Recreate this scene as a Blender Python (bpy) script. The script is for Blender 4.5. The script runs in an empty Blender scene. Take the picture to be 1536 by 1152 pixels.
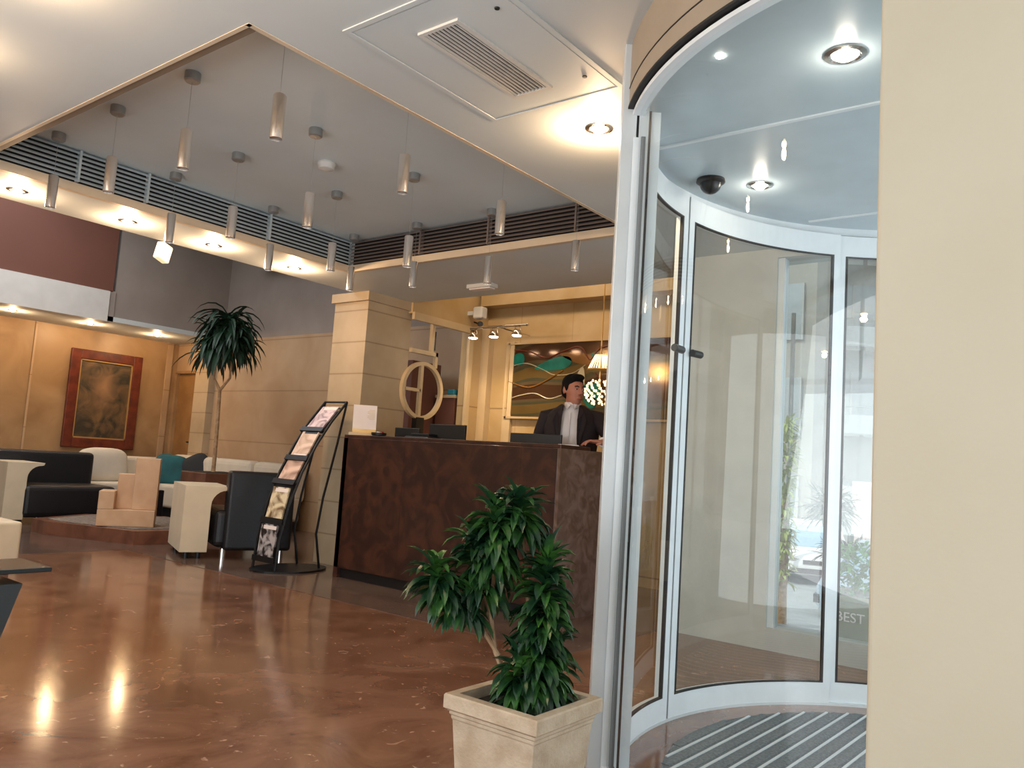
import bpy, bmesh, math, random
from mathutils import Vector, Matrix
random.seed(4)
PI = math.pi
sc = bpy.context.scene
COL = sc.collection

# ------------------------------------------------------------------ camera
cam = bpy.data.cameras.new('camera')
cam.sensor_width = 36.0
cam.lens = 36.0 * 1201 / 1536
cam.clip_start = 0.02
cam.clip_end = 300
camo = bpy.data.objects.new('camera', cam)
COL.objects.link(camo)
camo.matrix_world = Matrix(((0.6100998, -0.1167999, -0.7836683, 0.0),
                            (-0.7896047, -0.0077450, -0.6135670, 0.0),
                            (0.0655951, 0.9931253, -0.0969509, 1.0),
                            (0, 0, 0, 1)))
sc.camera = camo

# ------------------------------------------------------------------ view, sky, sun
sc.view_settings.view_transform = 'Standard'
sc.view_settings.look = 'None'
sc.view_settings.exposure = 0.5
sc.view_settings.gamma = 1.0
sc.cycles.use_denoising = True
sc.cycles.max_bounces = 10
sc.cycles.transparent_max_bounces = 16
sc.cycles.sample_clamp_indirect = 8
world = bpy.data.worlds.new('sky')
sc.world = world
world.use_nodes = True
wn = world.node_tree
wn.nodes.clear()
wo = wn.nodes.new('ShaderNodeOutputWorld')
wb = wn.nodes.new('ShaderNodeBackground')
ws = wn.nodes.new('ShaderNodeTexSky')
ws.sky_type = 'HOSEK_WILKIE'
ws.turbidity = 5
ws.sun_direction = (-0.55, 0.25, 0.8)
wm = wn.nodes.new('ShaderNodeMixRGB')
wm.inputs[0].default_value = .55
wm.inputs[2].default_value = (.92, .96, 1.0, 1)
wn.links.new(ws.outputs[0], wm.inputs[1])
wn.links.new(wm.outputs[0], wb.inputs[0])
wb.inputs[1].default_value = 1.5
wn.links.new(wb.outputs[0], wo.inputs[0])


def light(name, kind, loc, energy, color=(1, 1, 1), parent=None, target=None, **kw):
    d = bpy.data.lights.new(name, kind)
    d.energy = energy
    d.color = color
    for k, v in kw.items():
        setattr(d, k, v)
    o = bpy.data.objects.new(name, d)
    COL.objects.link(o)
    o.location = loc
    if target is not None:
        o.rotation_euler = (Vector(target) - Vector(loc)).to_track_quat('-Z', 'Y').to_euler()
    if parent:
        o.parent = parent
    return o


sun = light('sun', 'SUN', (0, 0, 20), 1.5, (1, .95, .88), target=(11, -5, 4), angle=math.radians(1))
WARM = (1.0, .66, .38)
DAY = (.80, .90, 1.0)


def portal(name, loc, target, sx, sy):
    o = light(name, 'AREA', loc, 1, target=target, shape='RECTANGLE', size=sx, size_y=sy)
    o.data.cycles.is_portal = True
    return o


portal('front_window_portal', (-.1, -1.04, 1.21), (-.1, 1, 1.21), 2.4, 2.2)
portal('side_window_portal', (-1.64, 2.2, 1.3), (2, 2.2, 1.3), 3.4, 2.1)
portal('street_door_portal', (3.25, -1.05, 1.1), (3.25, 1, 1.1), 3.0, 2.3)
portal('street_window_portal', (4.86, .32, 1.25), (0, .32, 1.25), 2.8, 2.25)
light('atrium_fill_lamp', 'AREA', (2.2, 7.8, 4.12), 120, (.95, .97, 1), target=(2.4, 7.6, 0), shape='RECTANGLE', size=5, size_y=2.6)  # unseen lamp added under the closed void ceiling to brighten the atrium
light('side_window_daylight', 'AREA', (-1.5, 2.2, 1.3), 62, (.95, .97, 1), target=(2, 2.6, 2.4), shape='RECTANGLE', size=3.2, size_y=2.0)
light('street_door_daylight', 'AREA', (3.3, -1.02, 1.1), 38, (.88, .94, 1), target=(3.2, 1, 1.25), shape='RECTANGLE', size=2.6, size_y=2.0)
light('front_window_daylight', 'AREA', (-.1, -1.02, 1.21), 24, (.93, .96, 1), target=(.5, 3, 2.8), shape='RECTANGLE', size=2.2, size_y=2.0)
light('cove_strip', 'AREA', (5.5, 3.85, 2.93), 7.5, (1, .8, .55), target=(6.3, 3.85, 2.45), shape='RECTANGLE', size=2.7, size_y=.1)


# ------------------------------------------------------------------ materials
def srgb(h):
    if isinstance(h, str):
        c = [int(h[i:i + 2], 16) / 255 for i in (0, 2, 4)]
    else:
        c = [v / 255 for v in h]
    return tuple(v / 12.92 if v <= .04045 else ((v + .055) / 1.055) ** 2.4 for v in c)


def mat(name, col, rough=.5, metal=0.0, col2=None, scale=6, detail=4, dist=0.0, bump=0.0, bscale=None,
        spec=.5, emit=None, estr=0.0, sheen=0, lo=.35, hi=.65, coat=0):
    m = bpy.data.materials.new(name)
    m.use_nodes = True
    nt = m.node_tree
    b = nt.nodes['Principled BSDF']
    b.inputs['Roughness'].default_value = rough
    b.inputs['Metallic'].default_value = metal
    b.inputs['Specular IOR Level'].default_value = spec
    if coat:
        b.inputs['Coat Weight'].default_value = coat
        b.inputs['Coat Roughness'].default_value = .05
    c1 = srgb(col)
    tc = nt.nodes.new('ShaderNodeTexCoord')
    if col2 is None:
        col2 = tuple(int(255 * 0) for _ in range(3)) and col
        c2 = tuple(v * .92 for v in c1)
    else:
        c2 = srgb(col2)
    n = nt.nodes.new('ShaderNodeTexNoise')
    n.inputs['Scale'].default_value = scale
    n.inputs['Detail'].default_value = detail
    n.inputs['Distortion'].default_value = dist
    nt.links.new(tc.outputs['Object'], n.inputs['Vector'])
    r = nt.nodes.new('ShaderNodeValToRGB')
    r.color_ramp.elements[0].position = lo
    r.color_ramp.elements[1].position = hi
    r.color_ramp.elements[0].color = (*c1, 1)
    r.color_ramp.elements[1].color = (*c2, 1)
    nt.links.new(n.outputs['Fac'], r.inputs['Fac'])
    nt.links.new(r.outputs['Color'], b.inputs['Base Color'])
    if bump:
        bp = nt.nodes.new('ShaderNodeBump')
        bp.inputs['Strength'].default_value = bump
        bp.inputs['Distance'].default_value = .01
        n2 = nt.nodes.new('ShaderNodeTexNoise')
        n2.inputs['Scale'].default_value = bscale or scale * 5
        nt.links.new(tc.outputs['Object'], n2.inputs['Vector'])
        nt.links.new(n2.outputs['Fac'], bp.inputs['Height'])
        nt.links.new(bp.outputs['Normal'], b.inputs['Normal'])
    if emit:
        b.inputs['Emission Color'].default_value = (*srgb(emit), 1)
        b.inputs['Emission Strength'].default_value = estr
    return m


def joints(m, axis, step, offset=0.0, width=.012, dark=.55):
    """thin recessed joints every `step` metres along an axis of the surface (pattern of the cladding)"""
    nt = m.node_tree
    b = nt.nodes['Principled BSDF']
    src = b.inputs['Base Color'].links[0].from_socket
    tc = nt.nodes.new('ShaderNodeTexCoord')
    sp = nt.nodes.new('ShaderNodeSeparateXYZ')
    nt.links.new(tc.outputs['Object'], sp.inputs[0])
    a = nt.nodes.new('ShaderNodeMath'); a.operation = 'ADD'; a.inputs[1].default_value = offset
    nt.links.new(sp.outputs[axis], a.inputs[0])
    d = nt.nodes.new('ShaderNodeMath'); d.operation = 'PINGPONG'; d.inputs[1].default_value = step / 2
    nt.links.new(a.outputs[0], d.inputs[0])
    g = nt.nodes.new('ShaderNodeMath'); g.operation = 'LESS_THAN'; g.inputs[1].default_value = width / 2
    nt.links.new(d.outputs[0], g.inputs[0])
    mx = nt.nodes.new('ShaderNodeMixRGB'); mx.blend_type = 'MULTIPLY'
    mx.inputs[2].default_value = (dark, dark * .93, dark * .85, 1)
    nt.links.new(g.outputs[0], mx.inputs[0])
    nt.links.new(src, mx.inputs[1])
    nt.links.new(mx.outputs[0], b.inputs['Base Color'])
    return m


def glass(name, tint=(.93, .97, .96), ior=1.5, boost=1.0):
    m = bpy.data.materials.new(name)
    m.use_nodes = True
    nt = m.node_tree
    nt.nodes.clear()
    o = nt.nodes.new('ShaderNodeOutputMaterial')
    t = nt.nodes.new('ShaderNodeBsdfTransparent'); t.inputs[0].default_value = (*tint, 1)
    g = nt.nodes.new('ShaderNodeBsdfGlossy'); g.inputs['Roughness'].default_value = 0.0
    f = nt.nodes.new('ShaderNodeLayerWeight'); f.inputs[0].default_value = .5
    p5 = nt.nodes.new('ShaderNodeMath'); p5.operation = 'POWER'; p5.inputs[1].default_value = 5
    k = nt.nodes.new('ShaderNodeMath'); k.operation = 'MULTIPLY_ADD'; k.inputs[1].default_value = .85; k.inputs[2].default_value = .05 * boost; k.use_clamp = True
    mx = nt.nodes.new('ShaderNodeMixShader')
    nt.links.new(f.outputs['Facing'], p5.inputs[0])
    nt.links.new(p5.outputs[0], k.inputs[0])
    nt.links.new(k.outputs[0], mx.inputs[0])
    nt.links.new(t.outputs[0], mx.inputs[1])
    nt.links.new(g.outputs[0], mx.inputs[2])
    nt.links.new(mx.outputs[0], o.inputs[0])
    return m


def emis(name, col, s):
    m = mat(name, col, .5, emit=col, estr=s)
    return m


M = {}
M['ceil'] = mat('white_ceiling_paint', 'c9cfcf', .55, scale=1.2)
M['coffer'] = mat('grey_coffer_paint', 'd0dcdf', .5, scale=1.5)
M['trim'] = mat('cream_trim', 'cbb9a0', .5)
M['blade'] = mat('grey_louvre_blade', 'bcc6c9', .4, metal=.1)
M['bladeb'] = mat('brown_louvre_blade', '7d6e66', .45, metal=.1)
M['void'] = mat('dark_duct', '1c1a19', .8)
M['brown'] = mat('brown_wall_paint', '6e4436', .7, scale=2)
M['greyw'] = mat('grey_plaster', '948a82', .75, col2='8b8078', scale=2)
M['white'] = mat('white_paint', 'cfccc6', .6)
M['ochre'] = mat('ochre_polished_plaster', 'ab8c68', .42, col2='896a48', scale=1.6, dist=.8, lo=.3, hi=.7)
M['stone'] = joints(mat('beige_stone', 'b79c7e', .5, col2='a98b6c', scale=1.8, dist=.4), 2, .68, -.36, .014, .72)
M['colw'] = joints(mat('cream_column_stone', 'b9a588', .5, col2='ab9678', scale=2.5), 2, .285, .02, .012, .68)
M['recep'] = joints(mat('cream_reception_panelling', 'c6ab84', .4, col2='b0915f', scale=1.7, dist=.6, lo=.3, hi=.7), 2, 1.44, -.09, .014, .6)
M['recepj'] = joints(M['recep'].copy(), 1, .62, .1, .008, .82)
M['beige'] = mat('beige_pier_paint', 'b3a994', .6, col2='aea38d', scale=3, bump=.05, bscale=60)
M['floor'] = None
M['desk'] = mat('dark_red_marble', '2a1611', .35, col2='422419', scale=5, detail=10, dist=1.8, lo=.42, hi=.62, coat=.1)
M['deskside'] = mat('daylit_desk_marble', '5b463c', .3, col2='77625a', scale=9, detail=10, dist=1.5, lo=.4, hi=.65, coat=.15)  # desk marble again, lightened in colour for daylight on the end
M['alu'] = mat('brushed_aluminium', 'ced4d6', .36, metal=.2)
M['frame'] = mat('white_aluminium_frame', 'dde4e8', .4, metal=.05)
M['gasket'] = mat('black_gasket', '121416', .6)
M['chrome'] = mat('chrome', 'd9d4cf', .16, metal=1)
M['tube'] = mat('brushed_steel_tube', 'f2ece6', .22, metal=.9)
M['steel'] = mat('grey_metal_cup', 'a8a8a6', .35, metal=.7)
M['black'] = mat('black_plastic', '101114', .4)
M['blackm'] = mat('black_metal', '0f1013', .45, metal=.3)
M['leather'] = mat('black_leather', '0d0f16', .42, bump=.2, bscale=90)
M['cream'] = mat('cream_upholstery', 'cfc6b6', .7, bump=.1, bscale=120)
M['creamarm'] = mat('cream_lacquer_arm', 'cdbfa6', .45)
M['teal'] = mat('teal_velvet', '1c5f66', .75, col2='154c52')
M['darkcush'] = mat('dark_grey_cushion', '25282c', .8)
M['fount'] = mat('pale_sandstone', 'cba886', .5, col2='bb9572', scale=4)
M['fbase'] = mat('brown_marble_kerb', '7d5240', .3, col2='5f3b2d', scale=5, detail=8, dist=1)
M['pebble'] = mat('dark_pebbles', '4e4844', .6, col2='8a8078', scale=30)
M['wood'] = mat('mahogany', '6a2c1a', .35, col2='4a1c10', scale=9)
M['woodbox'] = mat('brown_planter_wood', '6b4634', .55, col2='573727', scale=8)
M['ash'] = mat('pale_screen_wood', 'cbb28c', .5)
M['gold'] = mat('gilt_fillet', 'c6a36a', .35, metal=.7)
M['paper'] = mat('white_paper', 'e8dcd6', .6)
M['leaf'] = mat('dark_glossy_leaf', '17361f', .33, col2='3d6a28', scale=16, spec=.55, lo=.45, hi=.7)
M['leafd'] = mat('dark_palm_leaf', '14281d', .5, col2='203f2c', scale=9)
M['bark'] = mat('pale_bark', 'a98c6c', .8, col2='8a6c4e', scale=25)
M['pot'] = mat('sand_stone_pot', 'bdaa92', .75, col2='ab967c', scale=18, bump=.2, bscale=120)
M['soil'] = mat('soil', '241a14', .95)
M['glass'] = glass('clear_curved_glass', (.93, .965, .955), 1.5, 1.1)
M['wglass'] = glass('window_glass', (.96, .98, .98), 1.45)
M['tglass'] = mat('dark_glass', '1c2426', .25, spec=.3)
M['drumceil'] = mat('blue_grey_lacquered_panel', 'b4c4cc', .28, spec=.6)
M['skin'] = mat('skin', 'b57a62', .55, col2='a86a54', scale=12)
M['hair'] = mat('black_hair', '0b0908', .85, spec=.2, bump=.3, bscale=60)
M['jacket'] = mat('dark_burgundy_wool', '1a0d12', .8)
M['shirt'] = mat('white_shirt', 'ddd6d6', .65)
M['mat'] = None
M['bulb'] = emis('lamp_bulb', 'ffd9a0', 60)
M['bulbw'] = emis('white_lamp_bulb', 'fff2dd', 25)
M['crystal'] = emis('lit_crystal', 'ffd9a8', 1.6)


def floor_material(name, a, b, c, joint=True):
    m = bpy.data.materials.new(name)
    m.use_nodes = True
    nt = m.node_tree
    p = nt.nodes['Principled BSDF']
    p.inputs['Roughness'].default_value = .13
    p.inputs['Specular IOR Level'].default_value = .6
    tc = nt.nodes.new('ShaderNodeTexCoord')
    n = nt.nodes.new('ShaderNodeTexNoise')
    n.inputs['Scale'].default_value = 2.4; n.inputs['Detail'].default_value = 9; n.inputs['Distortion'].default_value = 1.2
    n.inputs['Roughness'].default_value = .62
    nt.links.new(tc.outputs['Object'], n.inputs['Vector'])
    r = nt.nodes.new('ShaderNodeValToRGB')
    r.color_ramp.elements[0].position = .36; r.color_ramp.elements[0].color = (*srgb(a), 1)
    r.color_ramp.elements[1].position = .60; r.color_ramp.elements[1].color = (*srgb(b), 1)
    nt.links.new(n.outputs['Fac'], r.inputs['Fac'])
    # pale fossil flecks and short veins
    v = nt.nodes.new('ShaderNodeTexNoise')
    v.inputs['Scale'].default_value = 15; v.inputs['Detail'].default_value = 3; v.inputs['Distortion'].default_value = 1.6
    nt.links.new(tc.outputs['Object'], v.inputs['Vector'])
    r2 = nt.nodes.new('ShaderNodeValToRGB')
    r2.color_ramp.elements[0].position = .66; r2.color_ramp.elements[0].color = (0, 0, 0, 1)
    r2.color_ramp.elements[1].position = .74; r2.color_ramp.elements[1].color = (1, 1, 1, 1)
    nt.links.new(v.outputs['Fac'], r2.inputs['Fac'])
    mx = nt.nodes.new('ShaderNodeMixRGB')
    mx.inputs[2].default_value = (*srgb(c), 1)
    nt.links.new(r2.outputs['Color'], mx.inputs[0])
    nt.links.new(r.outputs['Color'], mx.inputs[1])
    nt.links.new(mx.outputs[0], p.inputs['Base Color'])
    return m


M['floor'] = floor_material('polished_brown_marble', '6a4632', '85604a', 'b08f78')
M['floorb'] = floor_material('darker_floor_marble', '5a463d', '6b584d', '8b7a6e')  # floor marble in a darker, greyer tone for desk and lounge side
M['mat'] = mat('grey_ribbed_carpet', '757d80', .95, col2='5d6467', scale=90, bump=.5, bscale=300)


# ------------------------------------------------------------------ geometry helpers
class MB:
    def __init__(s):
        s.b = bmesh.new()

    def box(s, x0, y0, z0, x1, y1, z1, m=None, bev=0):
        vs = [Vector((x, y, z)) for x in (x0, x1) for y in (y0, y1) for z in (z0, z1)]
        if m: vs = [m @ v for v in vs]
        v = [s.b.verts.new(p) for p in vs]
        fs = [s.b.faces.new([v[i] for i in f]) for f in
              ((0, 1, 3, 2), (4, 6, 7, 5), (0, 4, 5, 1), (2, 3, 7, 6), (0, 2, 6, 4), (1, 5, 7, 3))]
        if bev:
            es = list({e for f in fs for e in f.edges})
            bmesh.ops.bevel(s.b, geom=es, offset=bev, segments=3, affect='EDGES', profile=.5)
        return s

    def rings(s, rs, cap=True, close=True):
        """rs: list of rings of points"""
        R = [[s.b.verts.new(p) for p in r] for r in rs]
        n = len(R[0])
        for a, b in zip(R, R[1:]):
            for i in range(n if close else n - 1):
                j = (i + 1) % n
                s.b.faces.new((a[i], a[j], b[j], b[i]))
        if cap and close:
            s.b.faces.new(R[0][::-1]); s.b.faces.new(R[-1])
        return s

    def lathe(s, prof, c=(0, 0, 0), n=24, cap=True, m=None):
        rs = []
        for r, z in prof:
            ring = [Vector((c[0] + r * math.cos(2 * PI * i / n), c[1] + r * math.sin(2 * PI * i / n), c[2] + z)) for i in range(n)]
            if m: ring = [m @ p for p in ring]
            rs.append(ring)
        return s.rings(rs, cap)

    def tube(s, pts, r, n=8, cap=True):
        pts = [Vector(p) for p in pts]
        rs = []
        up = None
        for i, p in enumerate(pts):
            d = (pts[min(i + 1, len(pts) - 1)] - pts[max(i - 1, 0)]).normalized()
            if up is None:
                up = Vector((0, 0, 1)) if abs(d.z) < .9 else Vector((1, 0, 0))
            a = d.cross(up)
            if a.length < 1e-5: a = d.orthogonal()
            a.normalize(); b = a.cross(d).normalized(); up = b
            rr = r[i] if isinstance(r, (list, tuple)) else r
            rs.append([p + a * (rr * math.cos(2 * PI * k / n)) + b * (rr * math.sin(2 * PI * k / n)) for k in range(n)])
        return s.rings(rs, cap)

    def arc(s, cx, cy, r0, r1, z0, z1, a0, a1, n=32):
        rs = []
        for i in range(n + 1):
            a = math.radians(a0 + (a1 - a0) * i / n)
            c, q = math.cos(a), math.sin(a)
            rs.append([Vector((cx + r0 * c, cy + r0 * q, z0)), Vector((cx + r1 * c, cy + r1 * q, z0)),
                       Vector((cx + r1 * c, cy + r1 * q, z1)), Vector((cx + r0 * c, cy + r0 * q, z1))])
        return s.rings(rs)

    def sheet(s, cx, cy, r, z0, z1, a0, a1, n=40):
        rs = []
        for i in range(n + 1):
            a = math.radians(a0 + (a1 - a0) * i / n)
            rs.append([Vector((cx + r * math.cos(a), cy + r * math.sin(a), z)) for z in (z0, z1)])
        return s.rings(rs, False, False)

    def prism(s, pts, z0, z1, m=None):
        a = [Vector((x, y, z0)) for x, y in pts]; b = [Vector((x, y, z1)) for x, y in pts]
        if m: a = [m @ p for p in a]; b = [m @ p for p in b]
        return s.rings([a, b])

    def ell(s, c, r, n=16, k=10, m=None, e=1.0):
        """(super)ellipsoid"""
        def sp(v, e): return math.copysign(abs(v) ** e, v)
        rs = []
        for j in range(k + 1):
            t = -PI / 2 + PI * j / k
            t = max(-PI / 2 + .02, min(PI / 2 - .02, t))
            ring = []
            for i in range(n):
                a = 2 * PI * i / n
                p = Vector((c[0] + r[0] * sp(math.cos(t), e) * sp(math.cos(a), e),
                            c[1] + r[1] * sp(math.cos(t), e) * sp(math.sin(a), e),
                            c[2] + r[2] * sp(math.sin(t), e)))
                ring.append(m @ p if m else p)
            rs.append(ring)
        return s.rings(rs)

    def leaf(s, p, d, L, w, droop=.5, n=6, fold=.25, twist=0.0):
        """strap leaf from p along direction d, arching down under gravity"""
        d = Vector(d).normalized()
        side = d.cross(Vector((0, 0, 1)))
        if side.length < .05: side = Vector((random.uniform(-1, 1), random.uniform(-1, 1), 0))
        side.normalize()
        pos = Vector(p); rows = []
        for i in range(n + 1):
            t = i / n
            ww = w * (math.sin(PI * min(1, .12 + t * .88)) ** .7) * (1 if t < .98 else .1)
            up = side.cross(d).normalized()
            sd = (side * math.cos(twist * t) + up * math.sin(twist * t))
            rows.append([pos - sd * ww / 2 + up * ww * fold, pos, pos + sd * ww / 2 + up * ww * fold])
            d = (d + Vector((0, 0, -1)) * droop / n).normalized()
            pos = pos + d * L / n
        return s.rings(rows, False, False)

    def build(s, name, m, parent=None, smooth=False, loc=None):
        bmesh.ops.recalc_face_normals(s.b, faces=s.b.faces)
        me = bpy.data.meshes.new(name)
        s.b.to_mesh(me); s.b.free()
        if m: me.materials.append(m)
        if smooth:
            for p in me.polygons: p.use_smooth = True
            try: me.set_sharp_from_angle(angle=math.radians(40))
            except Exception: pass
        o = bpy.data.objects.new(name, me)
        COL.objects.link(o)
        if parent: o.parent = parent
        if loc: o.location = loc
        return o


def tag(o, label, cat, group=None, kind=None):
    o['label'] = label; o['category'] = cat
    if group: o['group'] = group
    if kind: o['kind'] = kind
    return o


def thing(name, label, cat, loc=(0, 0, 0), rz=0, group=None):
    o = bpy.data.objects.new(name, None)
    COL.objects.link(o); o.location = loc; o.rotation_euler = (0, 0, rz)
    o.empty_display_size = .1
    return tag(o, label, cat, group)


def struct(name, mb, m, smooth=False):
    o = mb.build(name, m, None, smooth); o['kind'] = 'structure'
    return o


def copy_tree(o, parent=None):
    c = o.copy(); COL.objects.link(c); c.parent = parent
    for ch in [x for x in o.children]:
        copy_tree(ch, c)
    return c


H1, H2 = 2.42, 2.67           # soffit and coffer heights
CX, CY, CR = 3.0, .32, 1.22   # round entrance

# ------------------------------------------------------------------ the room
b = MB(); b.box(-1.6, -1.1, -.1, 4.86, 5.0, 0); b.box(-1.6, 5.0, -.1, 6.4, 11.5, 0); b.box(4.86, 2.3, -.1, 6.4, 5.0, 0)
struct('floor', b, M['floor'])
b = MB(); b.box(3.66, 2.4, 0, 6.3, 5.3, .003); b.box(3.66, 5.3, 0, 6.3, 11.3, .003); b.box(-1.5, 7.1, 0, 3.66, 11.3, .003)
struct('trim_1', b, M['floorb'])

b = MB()
T = 2.95
b.box(-1.6, -1.1, H1, 1.44, 5.53, T); b.box(1.44, -1.1, H1, 5.2, 2.36, T)
b.box(1.44, 4.96, H1, 5.2, 5.53, T); b.box(4.14, 2.36, H1, 5.2, 4.96, T)
struct('ceiling', b, M['ceil'])
struct('ceiling.001', MB().box(1.44, 2.36, H2, 4.14, 4.96, T), M['coffer'])
struct('ceiling.002', MB().box(5.2, 2.3, 3.0, 6.4, 5.4, 3.1), M['recep'])
struct('ceiling.003', MB().box(-1.6, 5.43, 4.2, 6.4, 11.4, 4.3), M['greyw'])
struct('ceiling.004', MB().box(-1.6, 10.1, H1, 6.4, 11.4, H1 + .06), M['ceil'])
# cream lips of the coffer
b = MB()
b.box(1.44, 4.925, H1 - .002, 4.14, 4.962, H1 + .05); b.box(4.10, 2.36, H1 - .002, 4.142, 4.96, H1 + .05)
b.box(1.438, 2.36, H1 - .002, 1.455, 4.96, H2); b.box(1.44, 2.358, H1 - .002, 4.14, 2.38, H1 + .04)
struct('trim_2', b, M['trim'])
struct('trim_7', MB().box(1.456, 2.385, H1 + .004, 1.49, 4.92, H1 + .012), mat('brown_strip_paint', '7d6b58', .6))  # narrow brown strip inside the coffer's near edge

# walls
struct('wall_left', MB().box(-1.7, -1.1, 0, -1.6, .5, H1).box(-1.7, 3.9, 0, -1.6, 11.5, 4.3).box(-1.7, .5, 0, -1.6, 3.9, .25).box(-1.7, .5, 2.35, -1.6, 3.9, T), M['beige'])
struct('wall_lounge', MB().box(-1.6, 11.3, 0, 6.4, 11.4, H1), M['ochre'])
struct('wall_stone', MB().box(6.3, 5.4, 0, 6.4, 10.55, 2.44).box(6.3, 10.55, 2.0, 6.4, 11.3, 2.44), M['stone'])
struct('wall_stone_upper', MB().box(6.3, 5.4, 2.44, 6.4, 11.3, 4.2), M['greyw'])
struct('wall_back', MB().box(4.72, 10.12, H1 + .06, 6.3, 10.3, 4.2), M['greyw'])
struct('wall_back_brown', MB().box(-1.6, 10.1, 2.79, 4.68, 10.3, 4.2), M['brown'])
struct('wall_back_fascia', MB().box(-1.6, 10.08, H1 - .01, 4.64, 10.3, 2.79), M['white'])
struct('wall_back_reveal', MB().box(4.64, 10.1, H1 - .01, 4.72, 10.3, 2.80), M['greyw'])
struct('wall_void', MB().box(-1.6, 5.43, T, 6.3, 5.53, 4.2), M['greyw'])
# yellow lit pilaster beside the lounge door
struct('wall_pilaster', MB().box(6.2, 10.25, 0, 6.3, 10.6, 2.44), M['colw'])
# lounge door in the stone wall
d = bpy.data.objects.new('door_1', None); COL.objects.link(d); d['kind'] = 'structure'
MB().box(6.33, 10.6, 0, 6.37, 11.24, 1.98).build('door_leaf', mat('brown_door_veneer', '9a7346', .5, col2='86613a', scale=4), d)
MB().box(6.28, 10.6, 1.98, 6.40, 11.28, 2.02).box(6.28, 11.24, 0, 6.40, 11.3, 2.0).build('door_frame', M['ochre'], d)
MB().tube([(6.33, 10.68, .98), (6.27, 10.68, .98), (6.27, 10.78, .98)], .01).build('door_handle', M['blackm'], d)
# vertical panel joints on the lounge wall
struct('trim_3', MB().box(4.30, 11.285, 0, 4.325, 11.3, H1).box(6.12, 11.27, 0, 6.2, 11.3, H1), M['stone'])

# reception bay
struct('wall_reception', MB().box(6.3, 2.37, 0, 6.4, 5.4, 3.1), M['recepj'])
struct('trim_4', MB().box(6.13, 2.37, 2.56, 6.3, 5.27, 2.98), M['recep'])
b = MB()
b.box(5.2, 5.3, 2.32, 6.3, 5.4, 3.1); b.box(6.02, 5.3, 0, 6.3, 5.4, 2.32); b.box(5.2, 5.3, 0, 6.02, 5.4, .95)
struct('wall_side', b, M['recep'])
b = MB()
b.box(5.2, 5.27, 2.26, 6.06, 5.3, 2.33); b.box(6.0, 5.27, 0, 6.06, 5.3, 2.3); b.box(6.22, 5.2, 0, 6.3, 5.3, 2.36)
b.box(6.26, 4.9, 0, 6.3, 5.0, 2.2)
struct('trim_5', b, M['ash'])
struct('wall_bay_end', MB().box(4.86, 2.27, 0, 6.4, 2.37, 3.1), M['recep'])
struct('wall_pier', MB().box(4.78, 1.73, 0, 4.9, 2.37, H1).box(5.2, 2.27, H1, 5.3, 2.37, 3.1), mat('grey_green_plaster', 'bdbdb6', .6))
struct('wall_over_bay', MB().box(5.2, 2.3, H1 + .001, 5.22, 5.4, 3.1), M['ceil'])

# column
b = MB(); b.box(4.70, 5.35, 0, 5.24, 5.80, H1)
struct('wall_column', b, M['colw'])
struct('trim_6', MB().box(4.67, 5.32, 2.34, 5.26, 5.82, H1 + .001), M['colw'])

# right pier close to the camera and the front wall with its window
struct('wall_right', MB().box(1.1, -1.1, 0, 1.74, .268, H1 + .001, bev=.006), M['beige'])
struct('wall_front', MB().box(-1.7, -1.1, 0, -1.3, -1.0, H1).box(-1.3, -1.1, 2.3, 1.1, -1.0, H1).box(-1.3, -1.1, 0, 1.1, -1.0, .12)
       .box(1.7, -1.1, H1 - .2, 5.0, -1.0, T), M['beige'])
w = bpy.data.objects.new('window_1', None); COL.objects.link(w); w['kind'] = 'structure'
MB().box(-1.3, -1.08, .12, -1.25, -1.02, 2.3).box(1.05, -1.08, .12, 1.1, -1.02, 2.3).box(-.14, -1.08, .12, -.09, -1.02, 2.3).box(-1.3, -1.08, 2.25, 1.1, -1.02, 2.3).box(-1.3, -1.08, .12, 1.1, -1.02, .17).build('window_frame', M['frame'], w)
MB().box(-1.25, -1.055, .17, 1.05, -1.045, 2.25).build('window_pane', M['wglass'], w)
# street window beyond the round entrance
struct('wall_street', MB().box(4.78, -1.1, 0, 4.9, 1.73, .13).box(4.78, -1.1, 2.36, 4.9, 1.73, H1 + .4), mat('pale_grey_kerb', 'b9bab6', .5))
w = bpy.data.objects.new('window_2', None); COL.objects.link(w); w['kind'] = 'structure'
MB().box(4.80, 1.69, .13, 4.87, 1.73, 2.36).box(4.8, -.2, .13, 4.87, -.16, 2.36).box(4.8, -1.1, .13, 4.87, -1.05, 2.36).build('window_frame', M['alu'], w)
MB().box(4.835, -1.05, .13, 4.84, 1.69, 2.36).build('window_pane', M['wglass'], w)
w = bpy.data.objects.new('window_3', None); COL.objects.link(w); w['kind'] = 'structure'
MB().box(-1.68, .5, .25, -1.62, .56, 2.35).box(-1.68, 2.17, .25, -1.62, 2.23, 2.35).box(-1.68, 3.84, .25, -1.62, 3.9, 2.35).build('window_frame', M['frame'], w)
MB().box(-1.655, .56, .25, -1.645, 3.84, 2.35).build('window_pane', M['wglass'], w)



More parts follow.
